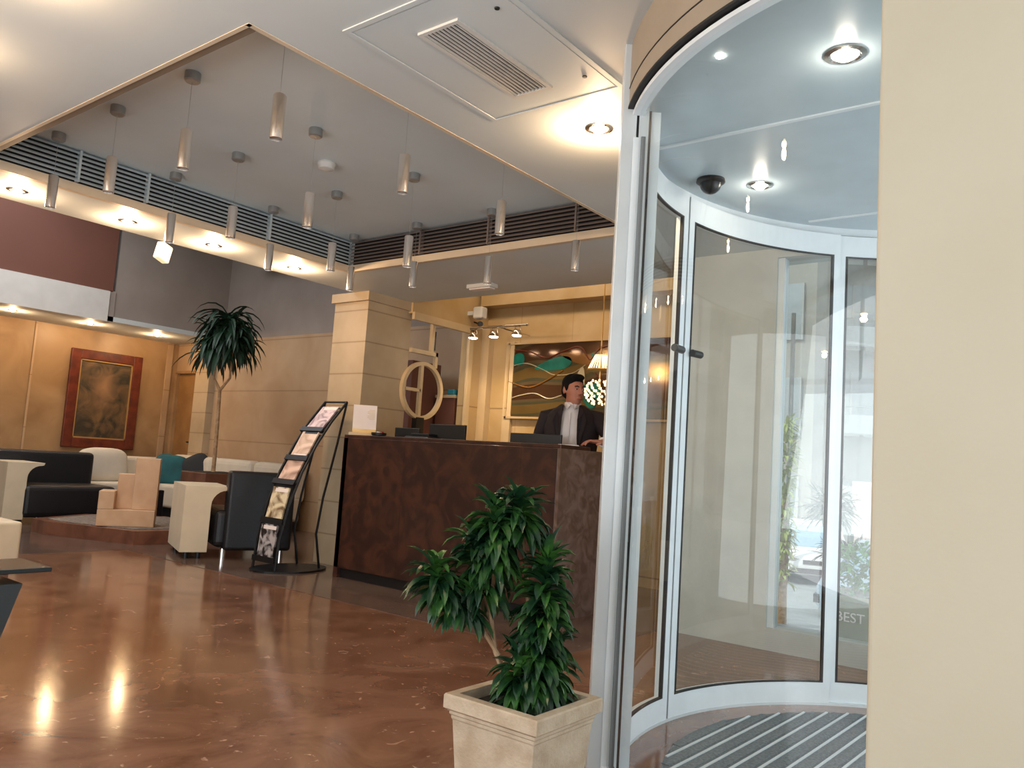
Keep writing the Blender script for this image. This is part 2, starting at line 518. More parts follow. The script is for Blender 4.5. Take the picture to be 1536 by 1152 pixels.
# ------------------------------------------------------------------ coffer louvres
def louvre(name, label, m, along, a0, a1, fixed, divs):
    t = thing(name, label, 'vent grille')
    b = MB(); n = 7
    z0, z1 = H1 + .055, H2 - .005
    for i in range(n):
        z = z0 + (z1 - z0) * (i + .5) / n
        h = (z1 - z0) / n
        # angled blade
        pr = [(0.0, z - h * .42), (0.0, z - h * .30), (0.012, z + h * .24), (0.03, z + h * .38), (0.03, z + h * .28), (0.014, z + h * .12)]
        ring = lambda u: [Vector((u, fixed - .006 - .0 + p, q)) if along == 'x' else Vector((fixed - .006 + p, u, q)) for p, q in pr]
        b.rings([ring(a0), ring(a1)])
    for u in divs:
        fr = MB()
        if along == 'x': fr.box(u - .006, fixed - .01, z0, u + .006, fixed + .03, z1)
        else: fr.box(fixed - .01, u - .006, z0, fixed + .03, u + .006, z1)
        fr.build('divider_bar', m, t)
    if along == 'x': bk = MB().box(a0, fixed + .034, z0, a1, fixed + .04, z1)
    else: bk = MB().box(fixed + .034, a0, z0, fixed + .04, a1, z1)
    b.build('blades', m, t); bk.build('backing', M['void'], t)
    return t


louvre('louvre_grille', 'long blue-grey slatted vent along the far left side of the ceiling recess', M['blade'], 'x', 1.46, 4.10, 4.915, [2.0, 2.42, 3.33])
louvre('louvre_grille', 'brown slatted vent along the ceiling recess above the reception desk', M['bladeb'], 'y', 2.38, 4.92, 4.095, [2.78, 3.5, 4.15])

# ------------------------------------------------------------------ tube pendants 4 x 4
GX = [1.81, 2.51, 3.24, 3.98]; GY = [2.69, 3.38, 4.08, 4.76]
ZT = [[2.398, 2.396, 2.396, 2.371], [2.398, 2.322, 2.287, 2.347], [2.401, 2.352, 2.328, 2.383], [2.422, 2.407, 2.401, 2.413]]
rowt = ['in the row nearest the glass entrance', 'in the second row from the glass entrance', 'in the third row from the glass entrance', 'in the farthest row, beside the blue-grey vent']
ordt = ['first', 'second', 'third', 'last']
pend = None
for j in range(4):
    for i in range(4):
        lab = 'slim steel tube pendant, %s %s' % (ordt[i] if i < 3 else 'last', rowt[j])
        g = 'steel tube pendants under the ceiling recess'
        if pend is None:
            p = thing('tube_pendant', lab, 'pendant light', (GX[i], GY[j], H2), 0, g)
            MB().lathe([(.034, 0), (.036, -.004), (.036, -.04), (.03, -.046), (.02, -.046)]).build('canopy', M['steel'], p, True)
            wr = MB().tube([(0, 0, -.04), (0, 0, -.0401 - 1)], .0009, 6).build('wire', M['steel'], p)
            tb = MB().lathe([(.004, .004), (.022, .002), (.0265, -.004), (.0265, -.181), (.0245, -.183), (.0235, -.175), (.0235, -.12), (.005, -.12)], n=28).build('tube', M['tube'], p, True)
            pl = MB().lathe([(.018, -.150), (.018, -.154), (.006, -.16)], n=16).build('lamp_face', M['chrome'], tb, True)
            pend = p
            q = p
        else:
            q = copy_tree(pend); tag(q, lab, 'pendant light', g); q.location = (GX[i], GY[j], H2)
        for ch in q.children:
            if ch.name.startswith('wire'): ch.scale.z = (H2 - ZT[j][i] - .045) / 1.0; ch.location.z = -.045 + .04 * ch.scale.z
            if ch.name.startswith('tube'): ch.location.z = ZT[j][i] - H2
tag(MB().lathe([(.05, 0), (.055, -.01), (.045, -.04), (.02, -.05)], (2.86, 3.72, H2)).build('smoke_detector', M['white'], None, True), 'round white detector among the steel cups on the ceiling recess', 'smoke detector')


# ------------------------------------------------------------------ downlights
def downlight(label, loc, group, e, col=WARM, bulb=None, r=.045, drop=.028, ring=None):
    t = thing('ceiling_downlight', label, 'ceiling light', loc, 0, group)
    MB().lathe([(r + .014, .002), (r + .014, -.004), (r, -.008), (r - .006, -.004), (r - .006, .0)], n=24, cap=False).build('trim_ring', ring or M['chrome'], t, True)
    MB().ell((0, 0, -.006), (r * .62, r * .62, .014)).build('bulb', bulb or M['bulb'], t, True)
    if e:
        light('glow', 'POINT', (0, 0, -drop - .02), e * 2.6, col, t, shadow_soft_size=.025)
    return t


G = 'warm halogen spots in the soffit between recess and lounge'
for k, (x, l) in enumerate([(1.81, 'leftmost glowing halogen spot in the soffit strip below the blue-grey vent'),
                            (2.48, 'glowing halogen spot in the soffit above the brown wall edge'),
                            (3.11, 'glowing halogen spot in the soffit, third along from the left edge'),
                            (3.82, 'glowing halogen spot in the soffit nearest the cream column')]):
    downlight(l, (x, 5.26, H1), G, 4.5)
downlight('bright halogen spot in the white ceiling beside the aluminium door post', (2.74, 1.77, H1), None, 6)
for y, l in ((1.83, 'spot in the near ceiling, nearest of the row mirrored in the drum glass'), (2.65, 'spot in the near ceiling, middle of the row mirrored in the drum glass'), (3.48, 'spot in the near ceiling, farthest of the row mirrored in the drum glass')):
    downlight(l, (.84, y, H1), 'halogen spots in a row over the lobby entrance side', 4)
G = 'warm halogen spots in the lounge ceiling'
for x, l in ((3.77, 'lounge ceiling spot at the far left, left of the painting'), (4.68, 'lounge ceiling spot just above the painting'), (5.58, 'lounge ceiling spot right of the painting, beside the palm')):
    downlight(l, (x, 10.62, H1), G, 3.4, (1, .66, .36))
light('lounge_wash', 'AREA', (3.2, 10.6, H1 - .02), 9, (1, .68, .4), target=(3.2, 11.2, 0), shape='RECTANGLE', size=5, size_y=.2)

# air conditioning panel
t = thing('ceiling_cassette', 'white ceiling access panel with a dark slotted air grille', 'air vent', (0, 0, 0))
b = MB()
for (x0, y0, x1, y1) in ((1.64, 2.095, 2.47, 2.115), (1.64, 1.49, 2.47, 1.51), (1.64, 1.51, 1.66, 2.095), (2.45, 1.51, 2.47, 2.095)):
    b.box(x0, y0, H1 - .005, x1, y1, H1 - .0003)
b.build('panel_frame', M['ceil'], t)
MB().box(1.668, 1.518, H1 - .003, 2.442, 2.087, H1 + .001).build('panel_door', M['ceil'], t)
b = MB()
b.box(1.785, 1.72, H1 - .012, 2.325, 1.735, H1 - .003); b.box(1.785, 1.885, H1 - .012, 2.325, 1.90, H1 - .003)
b.box(1.785, 1.735, H1 - .012, 1.80, 1.885, H1 - .003); b.box(2.31, 1.735, H1 - .012, 2.325, 1.885, H1 - .003)
g_ = b.build('grille_frame', M['white'], t)
b = MB()
for k in range(9):
    y = 1.7415 + k * .0167
    b.box(1.80, y, H1 - .011, 2.31, y + .0045, H1 - .005)
b.build('grille_bars', M['white'], g_)
MB().box(1.80, 1.735, H1 - .0045, 2.31, 1.885, H1 - .0035).build('duct', M['void'], t)
for p in ((1.807, 1.573), (2.321, 1.575)):
    MB().lathe([(.009, 0), (.008, -.004)], (p[0], p[1], H1 - .004), n=14).build('lock', M['gasket'], t)

# ------------------------------------------------------------------ round sliding entrance
D = thing('round_entrance', 'round glass and aluminium sliding-door entrance with blue-grey ceiling', 'door', (0, 0, 0))
MB().arc(CX, CY, 1.235, 1.27, 2.2, H1 + .002, 118, 280, 70).arc(CX, CY, 1.22, 1.235, 2.2, 2.42, 118, 280, 70).build('fascia', mat('beige_curved_fascia', '9a8c7a', .5), D, True)
MB().arc(CX, CY, 1.268, 1.272, 2.262, 2.266, 118, 280, 70).build('fascia_joint', M['gasket'], D)
MB().arc(CX, CY, 1.245, 1.273, 2.192, 2.2, 60, 280, 70).build('gasket_ring', M['gasket'], D)
MB().arc(CX, CY, 1.215, 1.255, 2.172, 2.186, 128, 280, 60).build('lower_trim', M['frame'], D)
MB().arc(CX, CY, 1.235, 1.27, 2.2, H1 + .002, -80, 118, 60).build('far_fascia', M['frame'], D, True)
MB().lathe([(1.236, 2.235), (1.236, 2.25)], (CX, CY, 0), 72).build('drum_ceiling', M['drumceil'], D)
MB().box(CX - .362, CY - 1.16, 2.229, CX - .345, CY + 1.16, 2.236).box(CX + .76, CY - .9, 2.229, CX + .775, CY + .9, 2.236).build('ceiling_joint', M['frame'], D)
# main post
Q = Matrix.Translation((CX + .015, CY - .026, 0)) @ Matrix.Rotation(math.radians(126.5), 4, 'Z')
MB().box(1.270, -.03, 0, 1.320, .03, H1, Q, .003).build('post', M['alu'], D)
MB().box(1.262, -.025, 0, 1.270, .025, H1, Q).build('post_gasket', M['gasket'], D)
MB().box(1.230, -.03, 0, 1.262, .03, 2.2, Q).build('post', M['alu'], D)
MB().box(1.222, -.028, 0, 1.230, .028, 2.19, Q).build('post_gasket', M['gasket'], D)
MB().arc(CX + .015, CY - .026, 1.19, 1.222, 0, 2.19, 118.5, 127.5, 5).build('door_stile', M['frame'], D)


def curved_leaf(nm, a0, a1, r, st0=2.4, st1=2.4, lock=None, top=2.085):
    b = MB()
    b.arc(CX, CY, r - .018, r + .018, .012, .10, a0, a1, 24)
    if top < 2.1: b.arc(CX, CY, r - .018, r + .018, 2.085, 2.185, a0, a1, 24)
    b.arc(CX, CY, r - .018, r + .018, .10, 2.085, a0, a0 + st0, 3)
    b.arc(CX, CY, r - .018, r + .018, .10, 2.085, a1 - st1, a1, 3)
    f = b.build(nm, M['frame'], D)
    MB().sheet(CX, CY, r, .10, top, a0 + st0, a1 - st1, 30).build('pane', M['glass'], f, True)
    g = MB()
    g.arc(CX, CY, r - .02, r - .006, .10, .106, a0 + st0, a1 - st1, 20)
    g.arc(CX, CY, r - .02, r - .006, top - .006, top, a0 + st0, a1 - st1, 20)
    g.arc(CX, CY, r - .02, r - .006, .10, 2.085, a0 + st0, a0 + st0 + .5, 2)
    g.arc(CX, CY, r - .02, r - .006, .10, 2.085, a1 - st1 - .5, a1 - st1, 2)
    g.build('seal', M['gasket'], f)
    if lock is not None:
        a = math.radians(lock[0]); e = math.radians(lock[1])
        k = r - .035
        MB().tube([(CX + k * math.cos(a), CY + k * math.sin(a), 1.51), (CX + k * math.cos(e), CY + k * math.sin(e), 1.51)], .016, 12).build('lock', M['black'], f, True)
    return f


curved_leaf('sliding_leaf', 86.8, 122.5, 1.20, 2.0, 2.0, (88.6, 92.2))
curved_leaf('sliding_leaf', 41.5, 86.2, 1.20, 1.5, 2.0, (84.4, 81.2))
MB().arc(CX, CY, 1.195, 1.205, .0, 2.19, 86.2, 86.8, 2).build('meeting_seal', M['gasket'], D)
curved_leaf('side_screen', -41, 41.2, 1.215, 2.4, 1.3)
curved_leaf('side_screen', 129, 221, 1.235, .3, 2.4, None, 2.19)
MB().arc(CX, CY, 1.18, 1.26, 0, .012, -42, 222, 90).build('floor_track', M['alu'], D)
# entrance mat
t = thing('entrance_mat', 'round grey ribbed entrance mat inside the glass drum', 'mat', (CX, CY, 0))
MB().lathe([(1.04, .0), (1.04, .010)], n=72).build('mat_carpet', M['mat'], t)
b = MB(); b2 = MB()
A_ = math.radians(-2.0)
mm = Matrix.Rotation(A_, 4, 'Z')
k = -1.0
while k < 1.02:
    hw = math.sqrt(max(0, 1.035 ** 2 - k * k))
    if hw > .05: b.box(-hw, k - .0045, .010, hw, k + .0045, .014, mm)
    kk = k + .034
    hw = math.sqrt(max(0, 1.03 ** 2 - kk * kk))
    if hw > .05: b2.box(-hw, kk - .016, .010, hw, kk + .016, .013, mm)
    k += .068
b.build('metal_strips', M['alu'], t)
b2.build('carpet_ribs', M['mat'], t)
# lights and dome camera in the drum ceiling
G = 'round spots in the blue-grey drum ceiling'
Z = 2.235
downlight('larger lit round spot in the drum ceiling, top right of view', (2.29, .652, Z), G, .35, (1, .85, .7), M['bulbw'], .045, .02)
downlight('lit round spot in the drum ceiling near the far curved glass', (3.2, 1.245, Z), G, .3, (1, .85, .7), M['bulbw'], .04, .02)
t = thing('dome_camera', 'small black dome camera under the drum ceiling by the door seam', 'security camera', (3.05, 1.40, Z))
MB().lathe([(.058, 0), (.06, -.012), (.052, -.018)], n=28).build('base', M['black'], t, True)
MB().ell((0, 0, -.018), (.045, .045, .045), 20, 12).build('dome', M['tglass'], t, True)
tag(MB().lathe([(.012, 0), (.012, -.004), (.004, -.008)], (2.12, .96, Z), 16).build('door_sensor', M['bulbw'], None, True), 'tiny glowing sensor dot on the drum ceiling near the fascia', 'sensor')  # sensor dot made to glow by the lamp material

# ------------------------------------------------------------------ reception desk
t = thing('reception_desk', 'dark red-brown marble reception desk with its end coloured lighter as daylit', 'reception desk', (0, 0, 0))
DX, DY0, DY1, DZ = 4.30, 2.93, 5.05, 1.11
MB().box(DX, DY0 + .02, .08, DX + .08, DY1, DZ, bev=.004).build('front_panel', joints(M['desk'], 1, 1.1, .05, .006, .6), t)
MB().box(DX + .03, DY0 + .04, 0, DX + .09, DY1 - .02, .08).build('plinth', M['black'], t)
MB().box(DX + .001, DY0, 0, DX + .55, DY0 + .06, DZ).build('end_panel', M['deskside'], t)
MB().box(DX, DY1 - .05, 0, DX + .55, DY1, DZ - .002).build('end_panel', M['desk'], t)
MB().box(DX, DY0 + .001, DZ - .001, DX + .36, DY1 - .001, DZ + .025, bev=.004).build('counter_top', M['desk'], t)
MB().box(DX + .08, DY0 + .06, .70, DX + .66, DY1 - .05, .74).build('work_surface', M['ash'], t)
MB().box(DX + .30, DY0 + .06, .74, DX + .34, DY1 - .05, DZ - .001).build('back_panel', M['woodbox'], t)
TOP = DZ + .025


def monitor(label, x, y, z0, w, h, rz, tilt=0):
    t = thing('computer_monitor', label, 'monitor', (x, y, z0), rz, None)
    m = Matrix.Rotation(tilt, 4, 'X')
    MB().box(-w / 2, -.012, .12, w / 2, .012, .12 + h, m, .004).build('screen_case', M['black'], t)
    MB().box(-w / 2 + .012, -.016, .132, w / 2 - .012, -.0125, .108 + h, m).build('screen_face', mat('dark_blue_screen', '10141f', .15), t)
    MB().box(-.03, .0, .0, .03, .03, .2).build('neck', M['black'], t)
    MB().box(-.11, -.08, 0, .11, .1, .012).build('foot', M['black'], t)
    return t


monitor('dark computer monitor standing before the man in the dark suit', 4.80, 3.50, .74, .42, .36, math.radians(100))
monitor('dark monitor behind the counter beside the white sign and round dish', 4.82, 4.86, .74, .26, .37, math.radians(96))
monitor('larger dark monitor behind the counter under the round wooden screen', 4.84, 4.42, .74, .38, .41, math.radians(92))
# telephone-like low printer
t = thing('desk_printer', 'low black office machine lying between the two left monitors', 'printer', (4.78, 4.62, .74), 0)
MB().box(-.10, -.14, 0, .12, .14, .42, bev=.015).build('casing', M['black'], t)
MB().box(-.06, -.10, .42, .08, .10, .445, bev=.006).build('paper_tray', M['blackm'], t)
# leaflet sign
t = thing('leaflet_holder', 'white printed sign in a stand at the left end of the counter', 'sign', (4.44, 4.97, TOP), math.radians(131))
MB().box(-.10, -.06, 0, .12, .06, .022).build('base', M['ash'], t)
s_ = MB().box(-.09, -.004, .02, .10, .004, .25, Matrix.Rotation(-.12, 4, 'X')).build('card', M['paper'], t)
b = MB()
for k in range(7):
    b.box(-.075, .0042, .21 - k * .012, -.075 + (.06 if k % 3 else .045), .0052, .213 - k * .012, Matrix.Rotation(-.12, 4, 'X'))
b.box(-.09, .0042, .022, .10, .0052, .055, Matrix.Rotation(-.12, 4, 'X'))
b.build('printed_lines', M['gold'], s_)
t = thing('card_dish', 'small round dark dish with red and white cards on the counter', 'dish', (4.44, 4.80, TOP))
MB().lathe([(.045, 0), (.06, .012), (.062, .03), (.056, .03), (.04, .014)], n=28).build('bowl', M['black'], t, True)
MB().box(-.035, -.02, .022, .01, .01, .036, Matrix.Rotation(.5, 4, 'Z')).build('white_cards', M['paper'], t)
MB().box(.0, -.005, .024, .04, .02, .04, Matrix.Rotation(-.3, 4, 'Z')).build('red_cards', mat('red_card', 'b03028', .5), t)

# ------------------------------------------------------------------ reception wall things
t = thing('track_light', 'chrome track bar with three lit spot heads on the reception wall', 'track light', (0, 0, 0))
MB().tube([(5.78, 5.08, 2.262), (5.78, 4.38, 2.262)], .012, 10).build('bar', M['chrome'], t, True)
MB().tube([(5.78, 4.75, 2.262), (6.3, 4.75, 2.262)], .007, 8).build('wall_arm', M['chrome'], t)
for y in (5.03, 4.775, 4.50):
    h = MB().lathe([(.012, .03), (.03, .022), (.047, -.012), (.05, -.03)], (5.77, y, 2.195), 20).build('spot_head', M['chrome'], t, True)
    MB().tube([(5.78, y + .035, 2.2), (5.78, y + .03, 2.25), (5.78, y - .03, 2.25), (5.78, y - .035, 2.2)], .004, 6).build('yoke', M['chrome'], h)
    MB().ell((5.77, y, 2.165), (.042, .042, .012)).build('lamp_face', M['bulbw'], h, True)
    light('spot_beam', 'SPOT', (5.77, y, 2.145), 14, (1, .78, .5), t, target=(6.1, y - .1, 1.0), spot_size=2.0, spot_blend=.8, shadow_soft_size=.03)
tag(MB().box(5.95, 5.10, 2.40, 6.05, 5.22, 2.52, bev=.02).box(5.97, 5.22, 2.44, 6.02, 5.3, 2.48).build('wall_speaker', M['white']), 'small white box sensor mounted high in the reception corner', 'wall sensor')
t = thing('bullet_camera', 'small black camera in the corner above the track light', 'security camera', (6.05, 5.20, 2.36))
MB().tube([(0, 0, 0), (-.09, -.09, -.02)], .026, 12).build('camera_body', M['black'], t, True)
MB().tube([(0, 0, 0), (.03, .10, .03)], .008, 8).build('bracket', M['black'], t)
t = thing('emergency_light', 'flat white box light on the soffit edge over the reception', 'emergency light', (4.86, 4.18, H1))
MB().box(-.05, -.13, -.035, .05, .13, 0, bev=.008).build('housing', M['white'], t)
MB().box(-.035, -.11, -.045, .035, .11, -.034, bev=.004).build('diffuser', M['paper'], t)

# mirror panel with swirling coloured glass
t = thing('glass_art_panel', 'swirling brown and teal mirrored glass panel behind the receptionist', 'wall art', (0, 0, 0))
pm = bpy.data.materials.new('wavy_bronze_mirror'); pm.use_nodes = True
nt = pm.node_tree; pb = nt.nodes['Principled BSDF']; pb.inputs['Roughness'].default_value = .12; pb.inputs['Metallic'].default_value = .55
tc = nt.nodes.new('ShaderNodeTexCoord'); wv = nt.nodes.new('ShaderNodeTexWave'); wv.inputs['Scale'].default_value = .9
wv.bands_direction = 'Z'; wv.inputs['Distortion'].default_value = 7; wv.inputs['Detail'].default_value = 1; wv.inputs['Detail Scale'].default_value = .8
cr = nt.nodes.new('ShaderNodeValToRGB'); cr.color_ramp.interpolation = 'CONSTANT'
cr.color_ramp.elements[0].color = (*srgb('543a26'), 1); cr.color_ramp.elements[1].color = (*srgb('6b5a42'), 1); cr.color_ramp.elements[1].position = .35
e_ = cr.color_ramp.elements.new(.6); e_.color = (*srgb('56553f'), 1)
e_ = cr.color_ramp.elements.new(.82); e_.color = (*srgb('7a6238'), 1)
nt.links.new(tc.outputs['Object'], wv.inputs['Vector']); nt.links.new(wv.outputs['Fac'], cr.inputs['Fac']); nt.links.new(cr.outputs[0], pb.inputs['Base Color'])
PX = 6.27
MB().box(PX, 3.0, 1.45, 6.3, 4.95, 2.17).build('mirror_base', pm, t)
MB().box(PX - .02, 2.96, 1.43, 6.3, 3.0, 2.19).box(PX - .02, 4.95, 1.43, 6.3, 4.97, 2.19).box(PX - .02, 2.96, 1.43, 6.3, 4.97, 1.45).box(PX - .02, 2.96, 2.17, 6.3, 4.97, 2.185).build('surround', M['recep'], t)
tg = mat('teal_glass', '1c7466', .15, col2='14594e')
cw = mat('cream_glass_line', 'a89c7c', .3)
ag = mat('amber_glass', '7c5426', .15, metal=.3)


def spline(p, n=8):
    out = []
    for i in range(len(p) - 1):
        a, b_, c, d_ = p[max(i - 1, 0)], p[i], p[i + 1], p[min(i + 2, len(p) - 1)]
        for k in range(n):
            t_ = k / n
            out.append(tuple(.5 * (2 * b_[q] + (c[q] - a[q]) * t_ + (2 * a[q] - 5 * b_[q] + 4 * c[q] - d_[q]) * t_ * t_ + (3 * b_[q] - a[q] - 3 * c[q] + d_[q]) * t_ ** 3) for q in range(2)))
    return out + [tuple(p[-1])]


def blob(cy, cz, ry, rz, rot, m):
    b = MB(); pts = []
    for k in range(20):
        a = 2 * PI * k / 20
        u, v = ry * math.cos(a), rz * math.sin(a) * (1 - .45 * math.cos(a))
        pts.append(Vector((PX - .006, cy + u * math.cos(rot) - v * math.sin(rot), cz + u * math.sin(rot) + v * math.cos(rot))))
    b.rings([pts, [p + Vector((.006, 0, 0)) for p in pts]])
    b.build('coloured_glass_piece', m, t)


blob(4.86, 2.02, .09, .06, 0, tg); blob(4.42, 1.96, .22, .06, -.15, tg); blob(3.98, 1.70, .10, .09, .5, tg)
blob(3.90, 1.98, .12, .05, .7, tg); blob(3.98, 1.60, .07, .05, .3, tg); blob(4.15, 2.02, .2, .05, .2, ag); blob(4.1, 1.80, .05, .12, 0, cw)
for pts, w_, m_ in (([(4.95, 1.95), (4.75, 1.98), (4.55, 1.92), (4.4, 1.86), (4.2, 1.87), (4.05, 1.95)], .011, cw),
                    ([(4.95, 1.62), (4.8, 1.66), (4.62, 1.68), (4.45, 1.63), (4.3, 1.66)], .013, cw),
                    ([(4.95, 1.80), (4.7, 1.74), (4.5, 1.80), (4.3, 1.90)], .02, ag),
                    ([(4.9, 2.12), (4.7, 2.09), (4.5, 2.03), (4.3, 2.09), (4.12, 2.12), (4.0, 2.0), (3.9, 2.10), (3.7, 2.13)], .016, M['wood']),
                    ([(3.95, 1.88), (3.85, 1.80), (3.72, 1.79), (3.6, 1.85)], .016, M['wood'])):
    MB().tube([(PX - .002, y, z) for y, z in spline(pts)], w_ * .45, 8).build('curved_glass_line', m_, t, True)
G = 'two small recessed lights under the top edge of the glass panel'
# crystal lamp partly seen beside the post
t = thing('crystal_pendant', 'glittering oval crystal pendant lamp beside the receptionist', 'pendant light', (6.0, 3.72, 0))
MB().tube([(0, 0, 3.0), (0, 0, 1.99)], .006, 6).build('stem', M['gold'], t)
b = MB()
for k in range(9):
    z = 1.56 + .20 * k / 8
    rr = .125 * math.sqrt(max(.02, 1 - ((z - 1.66) / .115) ** 2))
    n_ = max(5, int(rr * 95))
    for q in range(n_):
        a = 2 * PI * q / n_ + k * .3
        b.ell((rr * math.cos(a), rr * math.sin(a), z), (.010, .010, .013), 6, 4)
b.build('crystal_beads', M['crystal'], t)
b = MB()
for k in range(26):
    a = 2 * PI * k / 26
    b.tube([(.11 * math.cos(a), .11 * math.sin(a), 1.86), (.05 * math.cos(a), .05 * math.sin(a), 1.99)], .004, 4)
b.build('crystal_crown', M['crystal'], t)
MB().lathe([(.115, 1.845), (.12, 1.855), (.115, 1.865)], n=24).build('ring', M['gold'], t, True)
MB().tube([(0, 0, 1.99), (0, 0, 1.7)], .01, 8).build('core', M['gold'], t)

# wooden ring screen in the side opening
t = thing('wooden_screen', 'pale wooden screen with a large ring beside the column', 'room divider', (0, 5.33, 0))
b = MB()
rs = []
c0 = (5.43, 1.615); R0, R1 = .24, .275
for k in range(49):
    a = 2 * PI * k / 48
    rs.append([Vector((c0[0] + r * math.cos(a), y, c0[1] + r * math.sin(a))) for r, y in ((R0, -.02), (R1, -.02), (R1, .02), (R0, .02))])
b.rings(rs, False)
b.build('ring', M['ash'], t)
MB().box(5.385, -.018, 1.08, 5.42, .018, 1.88).build('upright', M['ash'], t)
MB().box(5.2, -.018, 1.60, 5.40, .018, 1.63).build('crossbar', M['ash'], t)
MB().box(5.24, -.018, 1.96, 5.60, .018, 2.0).build('crossbar', M['ash'], t)
MB().box(5.50, -.018, 2.0, 5.535, .018, 2.30).build('upright', M['ash'], t)
MB().box(5.57, -.018, 1.85, 5.60, .018, 2.0).build('upright', M['ash'], t)
MB().box(5.54, -.015, 2.02, 5.56, .015, 2.2).build('dark_insert', M['black'], t)
MB().box(5.36, -.03, .95, 5.46, .03, 1.36).build('foot', M['black'], t)
t = thing('tall_cupboard', 'brown cupboard seen through the ring of the wooden screen', 'cupboard', (5.9, 5.75, 0))
MB().box(-.20, 0, 0, .22, .3, 1.96).build('carcass', M['brown'], t)
t = thing('low_cupboard', 'lower brown cupboard with a pale top right of the ring screen', 'cupboard', (6.1, 5.45, 0))
MB().box(-.07, 0, 0, .18, .25, 1.61).build('carcass', M['brown'], t)
MB().box(-.08, -.01, 1.61, .19, .26, 1.64).build('top', M['ash'], t)
t = thing('tissue_box', 'small teal and black object on the pale cupboard top', 'box', (6.09, 5.52, 1.64))
MB().box(-.05, -.05, 0, .03, .05, .06, bev=.015).build('teal_body', mat('teal_plastic', '2a8296', .4), t)
MB().box(.03, -.04, 0, .08, .04, .05, bev=.012).build('dark_body', M['black'], t)


# ------------------------------------------------------------------ receptionist
def ring(c, rx, ry, n=20, tilt=0, a0=0, a1=2 * PI, closed=True):
    m = n if closed else n - 1
    return [Vector((c[0] + rx * math.cos(a0 + (a1 - a0) * k / m), c[1] + ry * math.sin(a0 + (a1 - a0) * k / m), c[2] + tilt * math.sin(a0 + (a1 - a0) * k / m))) for k in range(n)]


def remesh(o, v, sm=4):
    r = o.modifiers.new('remesh', 'REMESH'); r.mode = 'VOXEL'; r.voxel_size = v; r.use_smooth_shade = True
    s_ = o.modifiers.new('smooth', 'SMOOTH'); s_.factor = .5; s_.iterations = sm


man = thing('person', 'man in dark suit and white shirt standing behind the reception desk, looking aside', 'person', (5.13, 3.41, 0), math.radians(-64)); man.scale = (1.01, 1.01, 1.005)
b = MB()
# torso and neck (forward is -Y)
b.rings([ring((0, 0, .80), .15, .11), ring((0, 0, .90), .165, .115), ring((0, -.005, 1.02), .15, .105), ring((0, 0, 1.15), .165, .11), ring((0, 0, 1.28), .185, .112),
         ring((0, .005, 1.36), .175, .10), ring((0, .01, 1.41), .12, .08), ring((0, .01, 1.435), .06, .06), ring((0, 0, 1.50), .054, .058), ring((0, 0, 1.54), .054, .058)])
hd = Matrix.Translation((0, -.01, 1.572)) @ Matrix.Rotation(math.radians(40), 4, 'Z') @ Matrix.Rotation(math.radians(3), 4, 'X')
b.ell((0, .012, .03), (.073, .09, .085), 20, 14, hd)
b.rings([[hd @ p for p in r] for r in (
    ring((0, -.035, -.115), .024, .026), ring((0, -.034, -.105), .036, .038), ring((0, -.03, -.08), .05, .052), ring((0, -.022, -.05), .058, .064),
    ring((0, -.015, -.01), .065, .075), ring((0, -.008, .03), .068, .082), ring((0, 0, .06), .06, .078))])
b.rings([[hd @ p for p in r] for r in (ring((0, -.098, .016), .009, .009, 10), ring((0, -.104, -.005), .011, .012, 10), ring((0, -.110, -.025), .016, .017, 10), ring((0, -.098, -.036), .015, .012, 10))])
b.ell((0, -.088, -.062), (.024, .014, .006), 10, 6, hd)
b.ell((0, -.09, -.071), (.02, .013, .006), 10, 6, hd)
b.ell((0, -.088, .022), (.05, .012, .008), 12, 6, hd)
for s_ in (-1, 1):
    b.ell((s_ * .074, .012, -.005), (.009, .02, .032), 10, 8, hd)
# arms
sh = lambda s_: Vector((s_ * .175, .01, 1.355))


def arm(pts, rr, b): b.tube(pts, rr, 14)


elL, wrL = Vector((.385, -.20, 1.145)), Vector((.285, -.47, 1.175))
elR, wrR = Vector((-.26, .03, 1.10)), Vector((-.20, -.22, .88))
arm([sh(1), (.27, -.05, 1.25), elL, elL.lerp(wrL, .5), wrL], [.052, .046, .038, .034, .026], b)
arm([sh(-1), (-.235, .03, 1.23), elR, elR.lerp(wrR, .5), wrR], [.052, .046, .038, .034, .026], b)


def hand(b, w, fwd, up, s_, sz=1.0):
    f = Vector(fwd).normalized(); u = Vector(up).normalized(); r = f.cross(u).normalized(); u = r.cross(f)
    P = lambda a, c, e: w + f * a * sz + r * c * sz + u * e * sz
    b.rings([[P(a, .5 * ww * math.cos(q), .5 * th * math.sin(q)) for q in [2 * PI * k / 12 for k in range(12)]] for a, ww, th in ((-.01, .048, .034), (.02, .062, .032), (.055, .078, .03), (.088, .080, .026), (.095, .074, .02))])
    for k, (c, L) in enumerate(((-.030, .068), (-.010, .078), (.011, .072), (.030, .056))):
        b.tube([P(.075, c, .002), P(.095 + L * .35, c * 1.12, .006 - .004 * k), P(.095 + L * .72, c * 1.18, -.010 - .004 * k), P(.095 + L * .92, c * 1.18, -.032)], [.0105, .0095, .0088, .0075], 8)
    b.tube([P(.02, -.030 * s_, -.004), P(.05, -.058 * s_, -.010), P(.085, -.062 * s_, -.022)], [.014, .011, .009], 8)


hand(b, wrL, (-.72, -.50, -.02), (0, 0, 1), 1)
hand(b, wrR, (.15, -.9, -.25), (0, 0, 1), -1)
# legs
for s_ in (-1, 1):
    b.tube([(s_ * .085, 0, .86), (s_ * .09, -.005, .68), (s_ * .092, -.005, .45), (s_ * .095, .01, .28), (s_ * .097, .01, .08)], [.085, .075, .053, .05, .036], 14)
    b.ell((s_ * .10, -.05, .035), (.04, .11, .035), 12, 8)
body = b.build('body', M['skin'], man); remesh(body, .0065, 3)
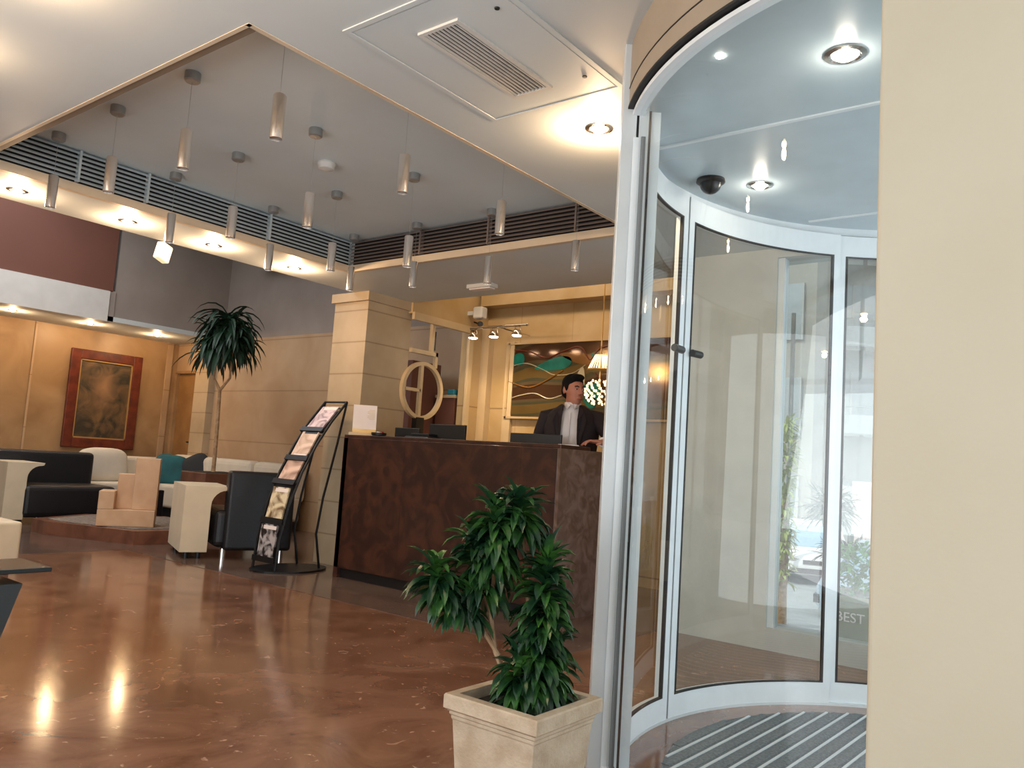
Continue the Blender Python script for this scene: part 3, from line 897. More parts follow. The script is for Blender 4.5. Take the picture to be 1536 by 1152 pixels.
# hair
b = MB()
b.ell((0, .02, .052), (.079, .092, .078), 22, 14, hd)
b.ell((0, .05, .0), (.072, .062, .075), 18, 12, hd)
b.ell((0, -.05, .098), (.055, .04, .028), 14, 8, hd)
for s_ in (-1, 1):
    b.ell((s_ * .068, .0, .03), (.012, .03, .045), 10, 8, hd)
hair = b.build('hair', M['hair'], man); remesh(hair, .006, 3)
for s_ in (-1, 1):
    MB().ell((s_ * .03, -.088, .006), (.011, .006, .0045), 12, 8, hd).build('eye', M['shirt'], man, True)
    MB().ell((s_ * .031, -.094, .006), (.0055, .003, .0055), 10, 6, hd).build('iris', M['black'], man, True)
    MB().tube([hd @ Vector((s_ * .012, -.096, .024)), hd @ Vector((s_ * .03, -.099, .03)), hd @ Vector((s_ * .05, -.09, .025))], [.003, .0045, .003], 8).build('eyebrow', M['hair'], man, True)
MB().tube([hd @ Vector((-.022, -.097, -.0665)), hd @ Vector((0, -.102, -.0665)), hd @ Vector((.022, -.097, -.0665))], [.002, .003, .002], 8).build('mouth', mat('lip_skin', '7a3f38', .5), man, True)
# shirt
b = MB()
b.rings([ring((0, 0, .92), .172, .122), ring((0, -.002, 1.02), .162, .117), ring((0, 0, 1.15), .172, .122), ring((0, 0, 1.28), .182, .124), ring((0, .005, 1.37), .15, .105),
         ring((0, .008, 1.425), .078, .076), ring((0, .004, 1.45), .066, .068), ring((0, .002, 1.475), .064, .066)], False)
sh_ = b.build('shirt', M['shirt'], man, True)
b = MB()
for s_ in (-1, 1):
    pts = [Vector((s_ * .006, -.074, 1.452)), Vector((s_ * .042, -.048, 1.476)), Vector((s_ * .058, -.03, 1.452)), Vector((s_ * .026, -.100, 1.418))]
    b.rings([pts, [p + Vector((0, -.006, .002)) for p in pts]])
b.build('collar', M['shirt'], sh_)
MB().tube([(0, -.118, 1.40), (0, -.13, 1.28), (0, -.127, 1.12), (0, -.125, .95)], .005, 6).build('button_placket', M['shirt'], sh_, True)
for e0, w0, q in ((elL, wrL, .62), (elR, wrR, .80)):
    b = MB(); b.tube([e0.lerp(w0, q - .05), e0.lerp(w0, q + .1), e0.lerp(w0, .99)], [.044, .042, .036], 16); b.build('shirt_cuff', M['shirt'], man, True)
# jacket, open at the front
b = MB(); op = .0
rr = []
for z, rx, ry, half in ((.78, .20, .145, .10), (.92, .19, .138, .095), (1.03, .178, .132, .08), (1.15, .19, .136, .072), (1.28, .205, .137, .068), (1.37, .192, .118, .062), (1.415, .135, .10, .062), (1.45, .085, .086, .060)):
    ga = math.asin(min(.95, half / rx))
    rr.append(ring((0, .005, z), rx, ry, 26, 0, -PI / 2 + ga, 1.5 * PI - ga, False))
b.rings(rr, False, False)
jk = b.build('jacket', M['jacket'], man, True)
sd = jk.modifiers.new('solid', 'SOLIDIFY'); sd.thickness = .012; sd.offset = 1
for s_ in (-1, 1):
    b = MB()
    pts = [Vector((s_ * .062, -.088, 1.455)), Vector((s_ * .10, -.10, 1.40)), Vector((s_ * .125, -.132, 1.33)), Vector((s_ * .072, -.146, 1.10)), Vector((s_ * .062, -.145, 1.20)), Vector((s_ * .058, -.14, 1.34))]
    b.rings([pts, [p + Vector((0, -.008, 0)) for p in pts]])
    b.build('lapel', M['jacket'], jk)
for (s_, e0, w0, q) in ((1, elL, wrL, .62), (-1, elR, wrR, .86)):
    b = MB()
    b.tube([Vector((s_ * .12, .01, 1.385)), Vector((s_ * .19, .005, 1.36)), sh(s_).lerp(e0, .45) + Vector((s_ * .015, 0, 0)), e0, e0.lerp(w0, q * .6), e0.lerp(w0, q)], [.05, .068, .062, .055, .052, .047], 18)
    sv = b.build('sleeve', M['jacket'], jk, True)
b = MB()
b.rings([ring((0, 0, .98), .172, .122), ring((0, 0, .88), .182, .13), ring((0, 0, .79), .18, .125)], True)
for s_ in (-1, 1):
    b.tube([(s_ * .088, 0, .86), (s_ * .094, -.003, .66), (s_ * .096, -.003, .42), (s_ * .098, .008, .09)], [.098, .09, .075, .068], 16)
tr = b.build('trousers', M['black'], man); remesh(tr, .012, 3)
for s_ in (-1, 1):
    MB().ell((s_ * .10, -.05, .045), (.05, .13, .045), 16, 8).build('shoe', M['leather'], man, True)
t = thing('mobile_phone', 'small white-edged phone under the man\'s hand on the counter', 'phone', (4.58, 3.06, TOP), .5)
MB().box(-.035, -.07, 0, .035, .07, .009, bev=.003).build('case', M['paper'], t)
MB().box(-.031, -.065, .009, .031, .065, .0100).build('screen', M['black'], t)

# ------------------------------------------------------------------ magazine rack
t = thing('magazine_rack', 'curved black metal magazine rack leaning back beside the reception desk', 'magazine rack', (0, 0, 0))
prof = [(3.98, .02), (4.0, .25), (4.06, .52), (4.16, .80), (4.28, 1.03), (4.42, 1.24), (4.57, 1.42)]
Y0, Y1 = 5.37, 5.66
for y in (Y0, Y1):
    MB().tube([(x, y, z) for x, z in prof], .011, 8).build('side_rail', M['blackm'], t, True)
    MB().tube([(4.57, y, 1.42), (4.50, y, 1.05), (4.40, y, .6), (4.36, y, .3), (4.42, y, .02)], .010, 8).build('rear_leg', M['blackm'], t, True)
MB().tube([(4.57, Y0, 1.42), (4.57, Y1, 1.42)], .009, 8).tube([(4.52, Y0, 1.36), (4.52, Y1, 1.36)], .006, 8).build('top_bar', M['blackm'], t)
MB().prism([(3.92 + .30 + .34 * math.cos(a), 5.51 + .24 * math.sin(a)) for a in [2 * PI * k / 28 for k in range(28)]], 0, .018).build('base_plate', M['blackm'], t)
mags = [(.10, 'black and grey picture magazine, lowest on the rack', 'a9a4a4', '1c1718', 8), (.40, 'cream magazine with a dark figure, second lowest on the rack', 'd8c9a8', '6b5236', 5),
        (.70, 'pale pink magazine with a dark vertical title, middle of the rack', 'd8b8a4', '8b6a58', 3), (.90, 'pale beige brochure below the topmost magazine', 'd9c0ac', 'b09078', 4), (1.13, 'grey and pink magazine, topmost on the rack', 'cdb4b2', '7a5c60', 6)]


def rail_at(z):
    for (x0, z0), (x1, z1) in zip(prof, prof[1:]):
        if z0 <= z <= z1:
            f = (z - z0) / (z1 - z0); return x0 + (x1 - x0) * f, (x1 - x0) / (z1 - z0)
    return prof[-1][0], .6


for k, (z, lab, c1, c2, scl) in enumerate(mags):
    x, sl = rail_at(z + .12)
    th = math.atan(sl)
    fr = Matrix.Translation((x, (Y0 + Y1) / 2, z + .12)) @ Matrix.Rotation(th, 4, 'Y')
    MB().box(-.02, Y0 - (Y0 + Y1) / 2, -.145, .0, Y1 - (Y0 + Y1) / 2, -.125, fr).box(.008, Y0 - (Y0 + Y1) / 2, -.14, .013, Y1 - (Y0 + Y1) / 2, .12, fr).box(-.024, Y0 - (Y0 + Y1) / 2, -.145, -.02, Y1 - (Y0 + Y1) / 2, -.10, fr).build('shelf_pocket', M['blackm'], t)
    mg = thing('magazine', lab, 'magazine', (x, (Y0 + Y1) / 2, z + .12), 0, 'magazines on the black rack')
    rm = Matrix.Rotation(th, 4, 'Y')
    MB().box(-.010, -.105, -.124, .004, .105, .155, rm).build('cover', mat('magazine_cover_%s' % c1, c1, .35, col2=c2, scale=scl, detail=6, dist=2, lo=.42, hi=.58), mg)
    MB().box(-.0112, -.095, .115, -.010, .07, .145, rm).build('title_block', M['paper'] if k != 3 else M['black'], mg)

# ------------------------------------------------------------------ lounge furniture
# armchair seen from behind
t = thing('armchair', 'black leather armchair seen from behind, with a thick cream side arm', 'armchair', (4.30, 6.14, 0), math.radians(-22))
MB().box(-.26, -.06, .08, .32, .10, .765, bev=.03).build('backrest', M['leather'], t)
MB().box(-.34, .0, .10, .34, .72, .42, bev=.05).build('seat', M['leather'], t)


def arm_profile(y0, y1, x0, x1, h, t_):
    pts = [(y0, .06), (y0, h), (y1, h), (y1, h - .09)]
    return pts


def side_arm(x0, x1, y0, y1, h, flip=1):
    """thick slab arm whose top curls inwards with a quarter round"""
    b = MB()
    pr = [(x0, .06), (x0, h), (x1 + .16 * flip, h), (x1 + .15 * flip, h - .025)]
    for k in range(7):
        a = PI / 2 * k / 6
        pr.append((x1 + (.13 - .13 * math.sin(a)) * flip, h - .03 - .13 * (1 - math.cos(a))))
    pr += [(x1, .10), (x1, .06)]
    b.rings([[Vector((x, y0, z)) for x, z in pr], [Vector((x, y1, z)) for x, z in pr]])
    return b


side_arm(-.60, -.38, .02, .74, .62).build('arm', M['creamarm'], t)
b = MB()
for x, y in ((-.54, .08), (-.44, .08), (-.54, .66), (-.44, .66)): b.lathe([(.022, 0), (.022, .07)], (x, y, 0), 12)
b.build('castor_feet', M['black'], t)
for x, y in ((-.24, .06), (.26, .06)):
    MB().lathe([(.025, 0), (.025, .09)], (x, y, 0), 14).build('leg', M['chrome'], t)

# black sofa facing the camera
t = thing('sofa', 'black leather sofa with one cream side arm, below the painting', 'sofa', (4.11, 9.90, 0), math.radians(-2))
MB().box(-.62, -.02, .10, .48, .16, .78, bev=.05).build('backrest', M['leather'], t)
MB().box(-.48, -.68, .08, .48, .02, .42, bev=.05).build('seat', M['leather'], t)
side_arm(-.66, -.46, -.66, .10, .66).build('arm', M['creamarm'], t)
MB().box(-.66, -.64, .0, -.46, .08, .06).build('arm_plinth', M['black'], t)
for x in (-.3, .4): MB().lathe([(.025, 0), (.025, .09)], (x, -.6, 0), 14).build('leg', M['chrome'], t)


def cushion(name, label, loc, r, rot, m, grp=None):
    o = MB().ell((0, 0, 0), r, 28, 14, None, .55).build(name, m, None, True)
    o.location = loc; o.rotation_euler = rot
    return tag(o, label, 'cushion', grp)


# white corner sofa
t = thing('corner_sofa', 'white upholstered corner sofa along the lounge walls', 'sofa', (0, 0, 0))
MB().box(4.62, 10.15, .12, 6.1, 10.85, .42, bev=.04).box(5.56, 7.9, .12, 6.15, 10.2, .42, bev=.04).build('seat', M['cream'], t)
MB().box(4.62, 10.75, .30, 6.1, 10.95, .74, bev=.05).build('backrest', M['cream'], t)
for k, (a, c) in enumerate(((7.9, 8.75), (8.8, 9.65), (9.7, 10.7))):
    MB().box(6.0, a, .34, 6.22, c, .80, bev=.07).build('backrest', M['cream'], t)
MB().box(4.66, 10.2, 0, 6.05, 10.8, .12).box(5.6, 7.95, 0, 6.1, 10.2, .12).build('plinth', M['black'], t)
cushion('large_cushion', 'large cream back cushion beside the black sofa', (4.95, 10.42, .62), (.33, .10, .22), (math.radians(-12), 0, math.radians(8)), M['cream'])
cushion('throw_cushion', 'teal cushion on the white sofa left of the palm trunk', (5.72, 10.15, .60), (.22, .09, .20), (math.radians(-10), math.radians(6), math.radians(-25)), M['teal'])
cushion('throw_cushion', 'dark grey cushion leaning behind the teal one', (5.98, 9.95, .62), (.20, .08, .20), (math.radians(-8), math.radians(-30), math.radians(-40)), M['darkcush'])
# black block modelled in place of the dark gap by the sofa
t = thing('dark_gap_block', 'small black block standing in for the dark gap before the white sofa', 'block', (4.92, 9.2, 0))
MB().box(-.14, -.14, .05, .14, .14, .40, bev=.01).build('main_block', M['leather'], t)
MB().box(-.12, -.12, 0, .12, .12, .05).build('plinth', M['black'], t)

# stepped stone fountain
t = thing('stone_fountain', 'stepped sandstone blocks rising from a low marble-edged basin', 'fountain', (0, 0, 0))
base = [(3.50, 8.70), (3.50, 8.35), (3.86, 7.36), (4.42, 7.30), (4.95, 7.9), (4.9, 8.7), (4.2, 9.1)]
MB().prism(base, 0, .13).build('basin_kerb', M['fbase'], t)
cx_ = sum(p[0] for p in base) / 7; cy_ = sum(p[1] for p in base) / 7
MB().prism([(cx_ + (x - cx_) * .84, cy_ + (y - cy_) * .84) for x, y in base], .128, .136).build('pebble_bed', M['pebble'], t)
fm = Matrix.Translation((4.0, 7.78, .136)) @ Matrix.Rotation(math.radians(-32), 4, 'Z')
MB().box(-.27, -.10, 0, .24, .18, .16, fm, .006).build('stone_block', M['fount'], t)
MB().box(-.27, -.10, .16, -.13, .18, .335, fm, .006).build('stone_block', M['fount'], t)
MB().box(-.13, .04, .16, .02, .18, .50, fm, .006).build('stone_block', M['fount'], t)
MB().box(.02, -.03, .16, .24, .18, .665, fm, .006).build('stone_block', M['fount'], t)

# painting
t = thing('framed_painting', 'dark framed painting in a wide mahogany frame on the ochre wall', 'painting', (5.26, 11.3, 1.48))
W_, H_ = .98, 1.33
b = MB()
for (x0, z0, x1, z1, d0) in ((-W_ / 2, -H_ / 2, -W_ / 2 + .13, H_ / 2, .05), (W_ / 2 - .13, -H_ / 2, W_ / 2, H_ / 2, .05), (-W_ / 2 + .13, H_ / 2 - .13, W_ / 2 - .13, H_ / 2, .05), (-W_ / 2 + .13, -H_ / 2, W_ / 2 - .13, -H_ / 2 + .13, .05)):
    b.box(x0, -d0, z0, x1, -.004, z1, None, .01)
b.build('frame', M['wood'], t)
b = MB(); i = .13
for (x0, z0, x1, z1) in ((-W_ / 2 + i, -H_ / 2 + i, -W_ / 2 + i + .018, H_ / 2 - i), (W_ / 2 - i - .018, -H_ / 2 + i, W_ / 2 - i, H_ / 2 - i), (-W_ / 2 + i, H_ / 2 - i - .018, W_ / 2 - i, H_ / 2 - i), (-W_ / 2 + i, -H_ / 2 + i, W_ / 2 - i, -H_ / 2 + i + .018)):
    b.box(x0, -.035, z0, x1, -.01, z1)
b.build('gilt_fillet', M['gold'], t)
pc = mat('dark_abstract_canvas', '2c261c', .6, col2='6e5436', scale=4, detail=6, dist=1.4, lo=.38, hi=.68)
nt = pc.node_tree; pb = nt.nodes['Principled BSDF']; src = pb.inputs['Base Color'].links[0].from_socket
tc = nt.nodes.new('ShaderNodeTexCoord'); mp = nt.nodes.new('ShaderNodeMapping'); mp.inputs['Location'].default_value = (.0, 0, -.55); mp.inputs['Scale'].default_value = (4.5, 1, 3.2)
nz = nt.nodes.new('ShaderNodeTexNoise'); nz.inputs['Scale'].default_value = 5
va = nt.nodes.new('ShaderNodeMixRGB'); va.blend_type = 'ADD'; va.inputs[0].default_value = .9
gr = nt.nodes.new('ShaderNodeTexGradient'); gr.gradient_type = 'SPHERICAL'
nt.links.new(tc.outputs['Object'], mp.inputs[0]); nt.links.new(mp.outputs[0], va.inputs[1]); nt.links.new(nz.outputs['Fac'], va.inputs[2]); nt.links.new(tc.outputs['Object'], nz.inputs[0])
sb = nt.nodes.new('ShaderNodeVectorMath'); sb.operation = 'SUBTRACT'; sb.inputs[1].default_value = (.45, .45, .45)
nt.links.new(va.outputs[0], sb.inputs[0]); nt.links.new(sb.outputs[0], gr.inputs[0])
mx = nt.nodes.new('ShaderNodeMixRGB'); mx.inputs[2].default_value = (*srgb('8c6a4c'), 1)
nt.links.new(gr.outputs['Fac'], mx.inputs[0]); nt.links.new(src, mx.inputs[1]); nt.links.new(mx.outputs[0], pb.inputs['Base Color'])
MB().box(-W_ / 2 + .14, -.016, -H_ / 2 + .14, W_ / 2 - .14, -.012, H_ / 2 - .14).build('canvas', pc, t)

# potted palm in the lounge
t = thing('potted_palm', 'tall slim-trunked tree with drooping dark leaves in a brown box', 'potted tree', (5.2, 8.31, 0))
MB().box(-.25, -.25, 0, .30, .25, .66, bev=.01).build('planter_box', M['woodbox'], t)
MB().box(-.22, -.22, .655, .27, .22, .665).build('soil', M['soil'], t)
MB().tube([(0, 0, .64), (.0, .01, 1.1), (-.01, .02, 1.62)], [.024, .022, .02], 10).tube([(-.01, .02, 1.60), (-.07, .08, 1.75), (-.06, .07, 2.1)], [.018, .014, .012], 8).tube([(-.01, .02, 1.60), (.06, -.05, 1.75), (.06, -.05, 2.15)], [.018, .014, .012], 8).build('trunk', M['bark'], t, True)
b = MB()
for cxx, cyy, cz in ((-.07, .07, 2.15), (.06, -.06, 2.22), (0, .0, 2.38), (.02, .05, 2.28)):
    for k in range(80):
        a = random.uniform(0, 2 * PI); el = random.uniform(-.2, 1.4)
        b.leaf((cxx + random.uniform(-.07, .07), cyy + random.uniform(-.07, .07), cz + random.uniform(-.14, .1)), (math.cos(a) * math.cos(el), math.sin(a) * math.cos(el), math.sin(el)), random.uniform(.28, .50), random.uniform(.045, .07), random.uniform(1.6, 3.2), 6, .2)
b.build('foliage', M['leafd'], t, True)

# low block and dark table at the left edge
t = thing('upholstered_pouf', 'pale low upholstered block at the left edge of view', 'pouf', (2.12, 6.35, 0))
MB().box(-.32, -.2, .04, .30, .3, .36, bev=.02).build('main_block', M['creamarm'], t)
MB().box(-.28, -.16, 0, .26, .26, .04).build('plinth', M['black'], t)
t = thing('side_table', 'dark glass-topped side table at the lower left edge of view', 'table', (1.30, 4.15, 0))
MB().box(-.45, -.33, .38, .345, .0, .40, bev=.003).build('table_top', M['tglass'], t)
MB().rings([[Vector(p) for p in ((-.36, -.30, .0), (.15, -.30, .0), (.15, -.08, .0), (-.36, -.08, .0))], [Vector(p) for p in ((-.36, -.32, .335), (.235, -.32, .335), (.235, -.05, .335), (-.36, -.05, .335))]]).build('pedestal', mat('blue_grey_lacquer', '2c3438', .4), t)
MB().lathe([(.014, .335), (.014, .38)], (.08, -.15, 0), 12).build('spacer', M['chrome'], t)
MB().lathe([(.014, .335), (.014, .38)], (-.3, -.15, 0), 12).build('spacer', M['chrome'], t)

# projector-like floodlight under the soffit
t = thing('flood_lamp', 'small cream floodlight hanging under the soffit by the grey wall', 'floodlight', (2.92, 5.6, 2.36), math.radians(20))
MB().box(-.055, -.03, -.07, .055, .03, .06, Matrix.Rotation(.25, 4, 'Y'), .01).build('housing', mat('cream_lamp_glass', 'e8dcb8', .4, emit='ffe9b8', estr=.5), t)
MB().tube([(0, 0, .05), (-.04, .0, .12)], .008, 8).build('bracket', M['blackm'], t)
t = thing('duct_run', 'dark duct high above the grey stone wall', 'duct', (0, 0, 0))
MB().box(5.9, 6.2, 3.38, 6.29, 9.2, 3.55).build('duct_casing', M['void'], t)

# ------------------------------------------------------------------ foreground planter
t = thing('potted_dracaena', 'leafy green dracaena in a square sand-coloured pot beside the post', 'potted plant', (1.771, 1.276, 0))


def sq(h, z): return [Vector((x * h, y * h, z)) for x, y in ((-1, -1), (1, -1), (1, 1), (-1, 1))]


MB().rings([sq(.105, 0), sq(.131, .325), sq(.134, .33), sq(.134, .337), sq(.138, .341), sq(.138, .348), sq(.15, .356), sq(.15, .388), sq(.147, .392), sq(.122, .392), sq(.118, .36)]).build('pot', M['pot'], t)
MB().box(-.12, -.12, .355, .12, .12, .365).build('soil', M['soil'], t)
U = Vector((.61, -.79, 0)); V = Vector((.784, .614, 0))
def wp(u, v, z): return U * u + V * v + Vector((0, 0, z))
stems = [[wp(-.02, 0, .36), wp(-.085, 0, .50), wp(-.105, .0, .60), wp(-.10, .01, .76), wp(-.11, .02, .865)],
         [wp(-.075, 0, .49), wp(-.14, -.01, .58), wp(-.24, -.02, .64), wp(-.26, -.02, .70)],
         [wp(-.105, 0, .60), wp(-.14, .02, .68), wp(-.16, .02, .78)],
         [wp(.0, .02, .36), wp(.0, .03, .6), wp(-.03, .04, .80), wp(-.05, .04, .885)],
         [wp(.03, -.01, .36), wp(.03, -.01, .55), wp(.04, 0, .74)],
         [wp(.06, .04, .36), wp(.07, .04, .52)], [wp(-.02, -.03, .36), wp(-.02, -.04, .48)]]
b = MB()
for s_ in stems: b.tube(s_, [.0065] * (len(s_) - 1) + [.004], 8)
b.build('stems', M['bark'], t, True)
b = MB()


def lerp_path(p, f):
    n_ = len(p) - 1; i_ = min(n_ - 1, int(f * n_)); return p[i_].lerp(p[i_ + 1], f * n_ - i_)


for si, f0, cnt, L in ((0, .66, 120, .105), (1, .4, 115, .108), (2, .25, 105, .11), (3, .66, 110, .105), (4, .04, 260, .105), (5, .0, 100, .10), (6, .0, 90, .10)):
    for k in range(cnt):
        f = f0 + (1 - f0) * k / cnt
        a = k * 2.399 + random.uniform(-.3, .3)
        el = .1 + 1.15 * ((k / cnt) ** 2) + random.uniform(-.15, .2)
        p = lerp_path(stems[si], f)
        b.leaf(p, (math.cos(a) * math.cos(el), math.sin(a) * math.cos(el), math.sin(el)), L * random.uniform(.75, 1.1), random.uniform(.021, .030), random.uniform(.9, 2.1), 5, .3)
b.build('foliage', M['leaf'], t, True)

# ------------------------------------------------------------------ street
GR = [(4.9, -.02), (6.2, -.08), (12, -1.1), (16, -1.5), (24, -1.55), (70, -1.6)]


def slope(x):
    for (a, p), (c, q) in zip(GR, GR[1:]):
        if a <= x <= c: return p + (q - p) * (x - a) / (c - a)
    return GR[0][1]

b = MB(); rs = []
for x in (4.9, 6.2, 12, 16, 24, 70): rs.append([Vector((x, -40, slope(x))), Vector((x, 60, slope(x))), Vector((x, 60, slope(x) - .2)), Vector((x, -40, slope(x) - .2))])
b.rings(rs); struct('ground', b, mat('sunlit_asphalt', 'a0a1a2', .8, col2='949596', scale=3))
struct('ground.001', MB().box(-20, -30, -.12, 4.9, -1.1, -.02), mat('pale_paving', 'b4b2ad', .8))
white_s = mat('white_stucco', 'a8a6a0', .8)
grey_s = mat('grey_stucco', 'a9aaa6', .8)
shut = mat('pale_shutter', '9fa4a4', .6)
stone_s = mat('grey_beige_render', '9a9488', .8)


def window_box(parent, o, u, n_, w, h, z, m=shut):
    """a shuttered window: o = origin on the wall, u = along the wall, n_ = outwards"""
    b = MB()
    fr = []
    P = lambda a, d, zz: o + u * a + n_ * d + Vector((0, 0, zz))
    b.rings([[P(-w / 2, .02, z), P(w / 2, .02, z), P(w / 2, .02, z + h), P(-w / 2, .02, z + h)], [P(-w / 2, .07, z), P(w / 2, .07, z), P(w / 2, .07, z + h), P(-w / 2, .07, z + h)]])
    w_ = b.build('shutter', m, parent)
    b = MB()
    for a in (-w / 2 - .06, w / 2): b.rings([[P(a, 0, z), P(a + .06, 0, z), P(a + .06, 0, z + h), P(a, 0, z + h)], [P(a, .1, z), P(a + .06, .1, z), P(a + .06, .1, z + h), P(a, .1, z + h)]])
    b.build('window_frame', white_s, w_)


# corner building with rounded balconies
t = thing('corner_building', 'white corner apartment block with rounded balconies across the street', 'building', (0, 0, 0))
BC = Vector((34.0, 10.4, 0)); BR = 4.2
MB().lathe([(BR, -1.7), (BR, 14)], BC, 48).build('wall', white_s, t, True)
for z in (2.75, 5.9, 9.1):
    s_ = MB().lathe([(BR + .95, z), (BR + 1.0, z + .05), (BR + 1.0, z + .7), (BR + .92, z + .7), (BR + .92, z + .2), (BR, z + .2), (BR, z)], BC, 60, False).build('balcony', mat('bright_balcony_paint', 'd8d8d4', .7), t, True)
    MB().lathe([(BR + 1.0, z + .95), (BR + 1.03, z + .97), (BR + 1.0, z + .99)], BC, 60, False).build('balcony_rail', grey_s, s_)
for z in (-.9, 3.1, 6.3, 9.5):
    for a in (160, 178, 194, 206, 218, 232, 246):
        d_ = Vector((math.cos(math.radians(a)), math.sin(math.radians(a)), 0))
        window_box(t, BC + d_ * BR, Vector((-d_.y, d_.x, 0)), d_, .85, 2.0, z)
t = thing('opposite_building', 'white building across the entrance street, mirrored in the curved glass', 'building', (0, 0, 0))
MB().box(-14, -24, -.1, 16, -15, 13).build('wall', white_s, t)
for z in (2.6, 5.8, 9.0):
    for x in (-10, -3, 4, 11):
        MB().lathe([(2.0, 0), (2.1, .05), (2.1, .9), (2.0, .9), (2.0, .2), (0.2, .2), (.2, 0)], (x, -15.2, z), 40, False).build('balcony', white_s, t, True)
for z in (.3, 3.1, 6.3, 9.5):
    for x in (-12, -10, -7, -3, 1, 4, 7, 11, 14):
        window_box(t, Vector((x, -15, 0)), Vector((1, 0, 0)), Vector((0, 1, 0)), 1.1, 1.9, z)
# buildings on the left of the street
t = thing('apartment_building', 'bright white apartment building seen through the drum glass', 'building', (0, 0, 0))
MB().box(44, 14.7, -1.6, 54, 19, 11).build('wall', white_s, t)
for z in (-1.2, 2.0, 5.2, 8.4):
    for y in (15.4, 16.6, 17.8):
        window_box(t, Vector((44, y, 0)), Vector((0, 1, 0)), Vector((-1, 0, 0)), .7, 1.7, z)
t = thing('apartment_building', 'grey-beige apartment building at the left edge of the street view', 'building', (0, 0, 0))
MB().box(25, 7.78, -1.6, 28, 9.1, 10).build('wall', stone_s, t)
for z in (-.6, 2.4, 5.4):
    window_box(t, Vector((25, 8.5, 0)), Vector((0, 1, 0)), Vector((-1, 0, 0)), .6, 1.8, z)
tag(MB().box(19.9, 6.72, -1.52, 20.0, 6.80, 5.2).build('street_pole', mat('dark_pole', '6b6a66', .6)), 'slim dark pole standing in the street beside the white car', 'pole')
t = thing('garden_wall', 'grey wall and pink gate post behind the street palms', 'wall', (0, 0, 0))
MB().box(24.0, 6.3, -1.56, 24.3, 7.0, .95).build('wall_face', grey_s, t)
MB().box(23.9, 5.3, -1.56, 24.3, 6.3, 1.1).build('gate_post', mat('pale_pink_stucco', 'e0c9c2', .8), t)


def car(label, loc, rz, paint):
    t = thing('car', label, 'car', loc, rz, 'cars parked in the street')
    b = MB()
    # lower body and cabin as lofted cross sections along the length (x)
    secs = [(-2.0, .55, .30, .62), (-1.9, .78, .24, .80), (-1.2, .84, .22, .90), (0, .86, .20, .92), (1.2, .85, .22, .88), (1.85, .78, .24, .72), (2.0, .6, .32, .55)]
    rs = []
    for x, w, z0, z1 in secs:
        rs.append([Vector((x, -w, z0)), Vector((x, w, z0)), Vector((x, w + .02, (z0 + z1) / 2)), Vector((x, w - .08, z1)), Vector((x, -w + .08, z1)), Vector((x, -w - .02, (z0 + z1) / 2))])
    b.rings(rs); b.build('body', paint, t, True)
    cab = [(-1.75, .60, .88, .90), (-1.35, .62, .88, 1.36), (-.5, .64, .88, 1.45), (.35, .62, .88, 1.40), (1.15, .58, .86, .90)]
    rs = []
    for x, w, z0, z1 in cab: rs.append([Vector((x, -w - .12, z0)), Vector((x, w + .12, z0)), Vector((x, w, z1)), Vector((x, -w, z1))])
    MB().rings(rs).build('windows', mat('car_glass', '8fb0c4', .1), t)
    MB().box(-1.36, -.60, 1.36, .36, .60, 1.465, None, .03).build('roof', paint, t)
    b = MB()
    for s_ in (-1, 1):
        b.tube([(.36, s_ * .62, 1.40), (1.16, s_ * .72, .88)], .035, 6); b.tube([(-1.36, s_ * .62, 1.38), (-1.76, s_ * .72, .9)], .045, 6); b.tube([(-.5, s_ * .66, 1.42), (-.5, s_ * .76, .88)], .035, 6)
    b.build('pillars', paint, t)
    for x in (-1.3, 1.3):
        for s_ in (-1, 1):
            wh = MB().tube([(x, s_ * .70, .30), (x, s_ * .88, .30)], .30, 20).build('wheel', M['black'], t)
            MB().tube([(x, s_ * .80, .30), (x, s_ * .895, .30)], .18, 16).build('hubcap', M['alu'], wh)
    MB().box(1.84, -.45, .52, 2.01, .45, .62).build('grille', M['black'], t)
    for s_ in (-1, 1): MB().ell((1.86, s_ * .62, .62), (.10, .16, .07)).build('headlight', M['chrome'], t, True)
    MB().box(-2.02, -.75, .35, -1.9, .75, .5).box(1.9, -.75, .3, 2.03, .75, .42).build('bumper', M['black'], t)
    return t


wp_ = mat('white_car_paint', 'e6e6e4', .25)
car('white car parked in the bright street left of the door stile', (22.3, 6.9, slope(22.3)), math.radians(205), wp_)
car('pale blue-grey car parked behind the hedge', (16.2, 2.75, slope(16.2)), math.radians(-80), mat('silver_blue_paint', 'a3b6c6', .25))


def bush(name, label, cat, loc, r, n_, L, w, m=M['leaf'], trunk=None, seed=1, group=None):
    t = thing(name, label, cat, loc, 0, group)
    random.seed(seed); b = MB()
    for k in range(n_):
        a = random.uniform(0, 2 * PI); el = random.uniform(-.4, 1.4); q = random.uniform(.3, 1)
        c = Vector((r[0] * math.cos(a) * q, r[1] * math.sin(a) * q, (trunk or 0) + r[2] * (1 + random.uniform(-.8, .8))))
        b.leaf(c, (math.cos(a) * math.cos(el), math.sin(a) * math.cos(el), math.sin(el)), L * random.uniform(.7, 1.2), w, random.uniform(.4, 1.8), 4, .2)
    b.build('foliage', m, t, True)
    if trunk: MB().tube([(0, 0, -.1), (0, 0, trunk + r[2])], [.09, .06], 10).build('trunk', M['bark'], t, True)
    return t


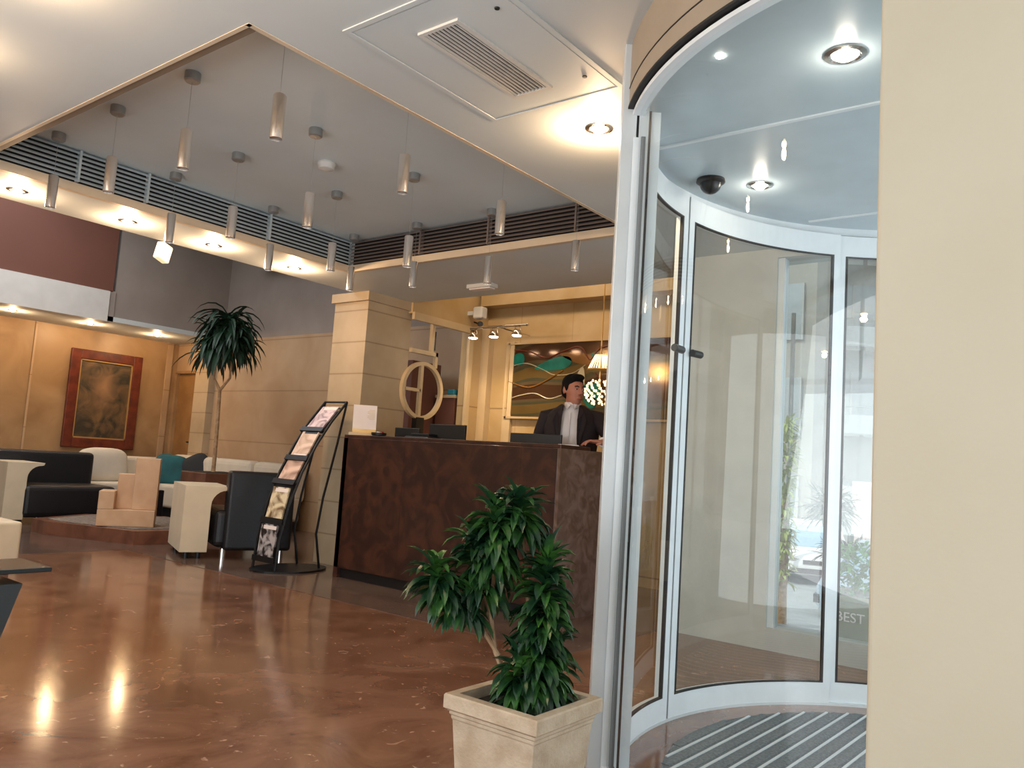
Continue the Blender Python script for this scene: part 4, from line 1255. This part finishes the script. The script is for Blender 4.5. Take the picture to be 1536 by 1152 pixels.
bright_leaf = mat('sunlit_hedge_leaf', '2f8a24', .5, col2='58b030', scale=6)
# planter box with hedge just outside the street window
t = thing('hedge_planter', 'long olive street planter lettered in white, filled with green hedge', 'planter', (0, 0, 0))
pm_ = mat('olive_planter_paint', '8a8a72', .7, col2='7c7c60', scale=8)
MB().box(5.5, .6, -.03, 5.95, 1.60, .27, bev=.01).build('planter_box', pm_, t)
MB().box(5.48, .58, .25, 5.97, 1.62, .29, bev=.005).build('rim', pm_, t)
cu = bpy.data.curves.new('lettering', 'FONT'); cu.body = 'BEST'; cu.size = .085; cu.extrude = .002; cu.align_x = 'CENTER'
lo = bpy.data.objects.new('lettering', cu); COL.objects.link(lo); cu.materials.append(M['paper'])
dg = bpy.context.evaluated_depsgraph_get()
tm = bpy.data.meshes.new_from_object(lo.evaluated_get(dg)); bpy.data.objects.remove(lo)
tm.materials.clear(); tm.materials.append(M['paper'])
lo = bpy.data.objects.new('lettering', tm); COL.objects.link(lo)
lo.location = (5.478, 1.44, .13); lo.rotation_euler = (PI / 2, 0, -PI / 2); lo.parent = t
random.seed(8); b = MB()
for k in range(900):
    x = random.uniform(5.5, 5.95); y = random.uniform(.6, 1.6); z = random.uniform(.27, .60)
    a = random.uniform(0, 2 * PI); el = random.uniform(-.3, 1.3)
    b.leaf((x, y, z), (math.cos(a) * math.cos(el), math.sin(a) * math.cos(el), math.sin(el)), random.uniform(.05, .09), .03, 1, 3, .2)
b.build('foliage', bright_leaf, t, True)
bush('street_palm', 'small dark palm with a thick trunk across the street', 'palm tree', (18.9, 5.45, slope(18.9)), (.3, .3, .35), 130, .5, .07, M['leafd'], 1.6, 3)
bush('agave_plant', 'spiky dark plant above the pale car in the street', 'shrub', (18.0, 4.75, slope(18.0)), (.35, .5, .15), 90, .45, .07, M['leafd'], .9, 5)
bush('slim_cypress', 'slim yellow-green tree at the left of the street view', 'tree', (12.0, 4.12, slope(12)), (.10, .10, 1.5), 420, .20, .05, mat('yellow_green_leaf', '8a9a4c', .6, col2='a7b060'), .3, 7)
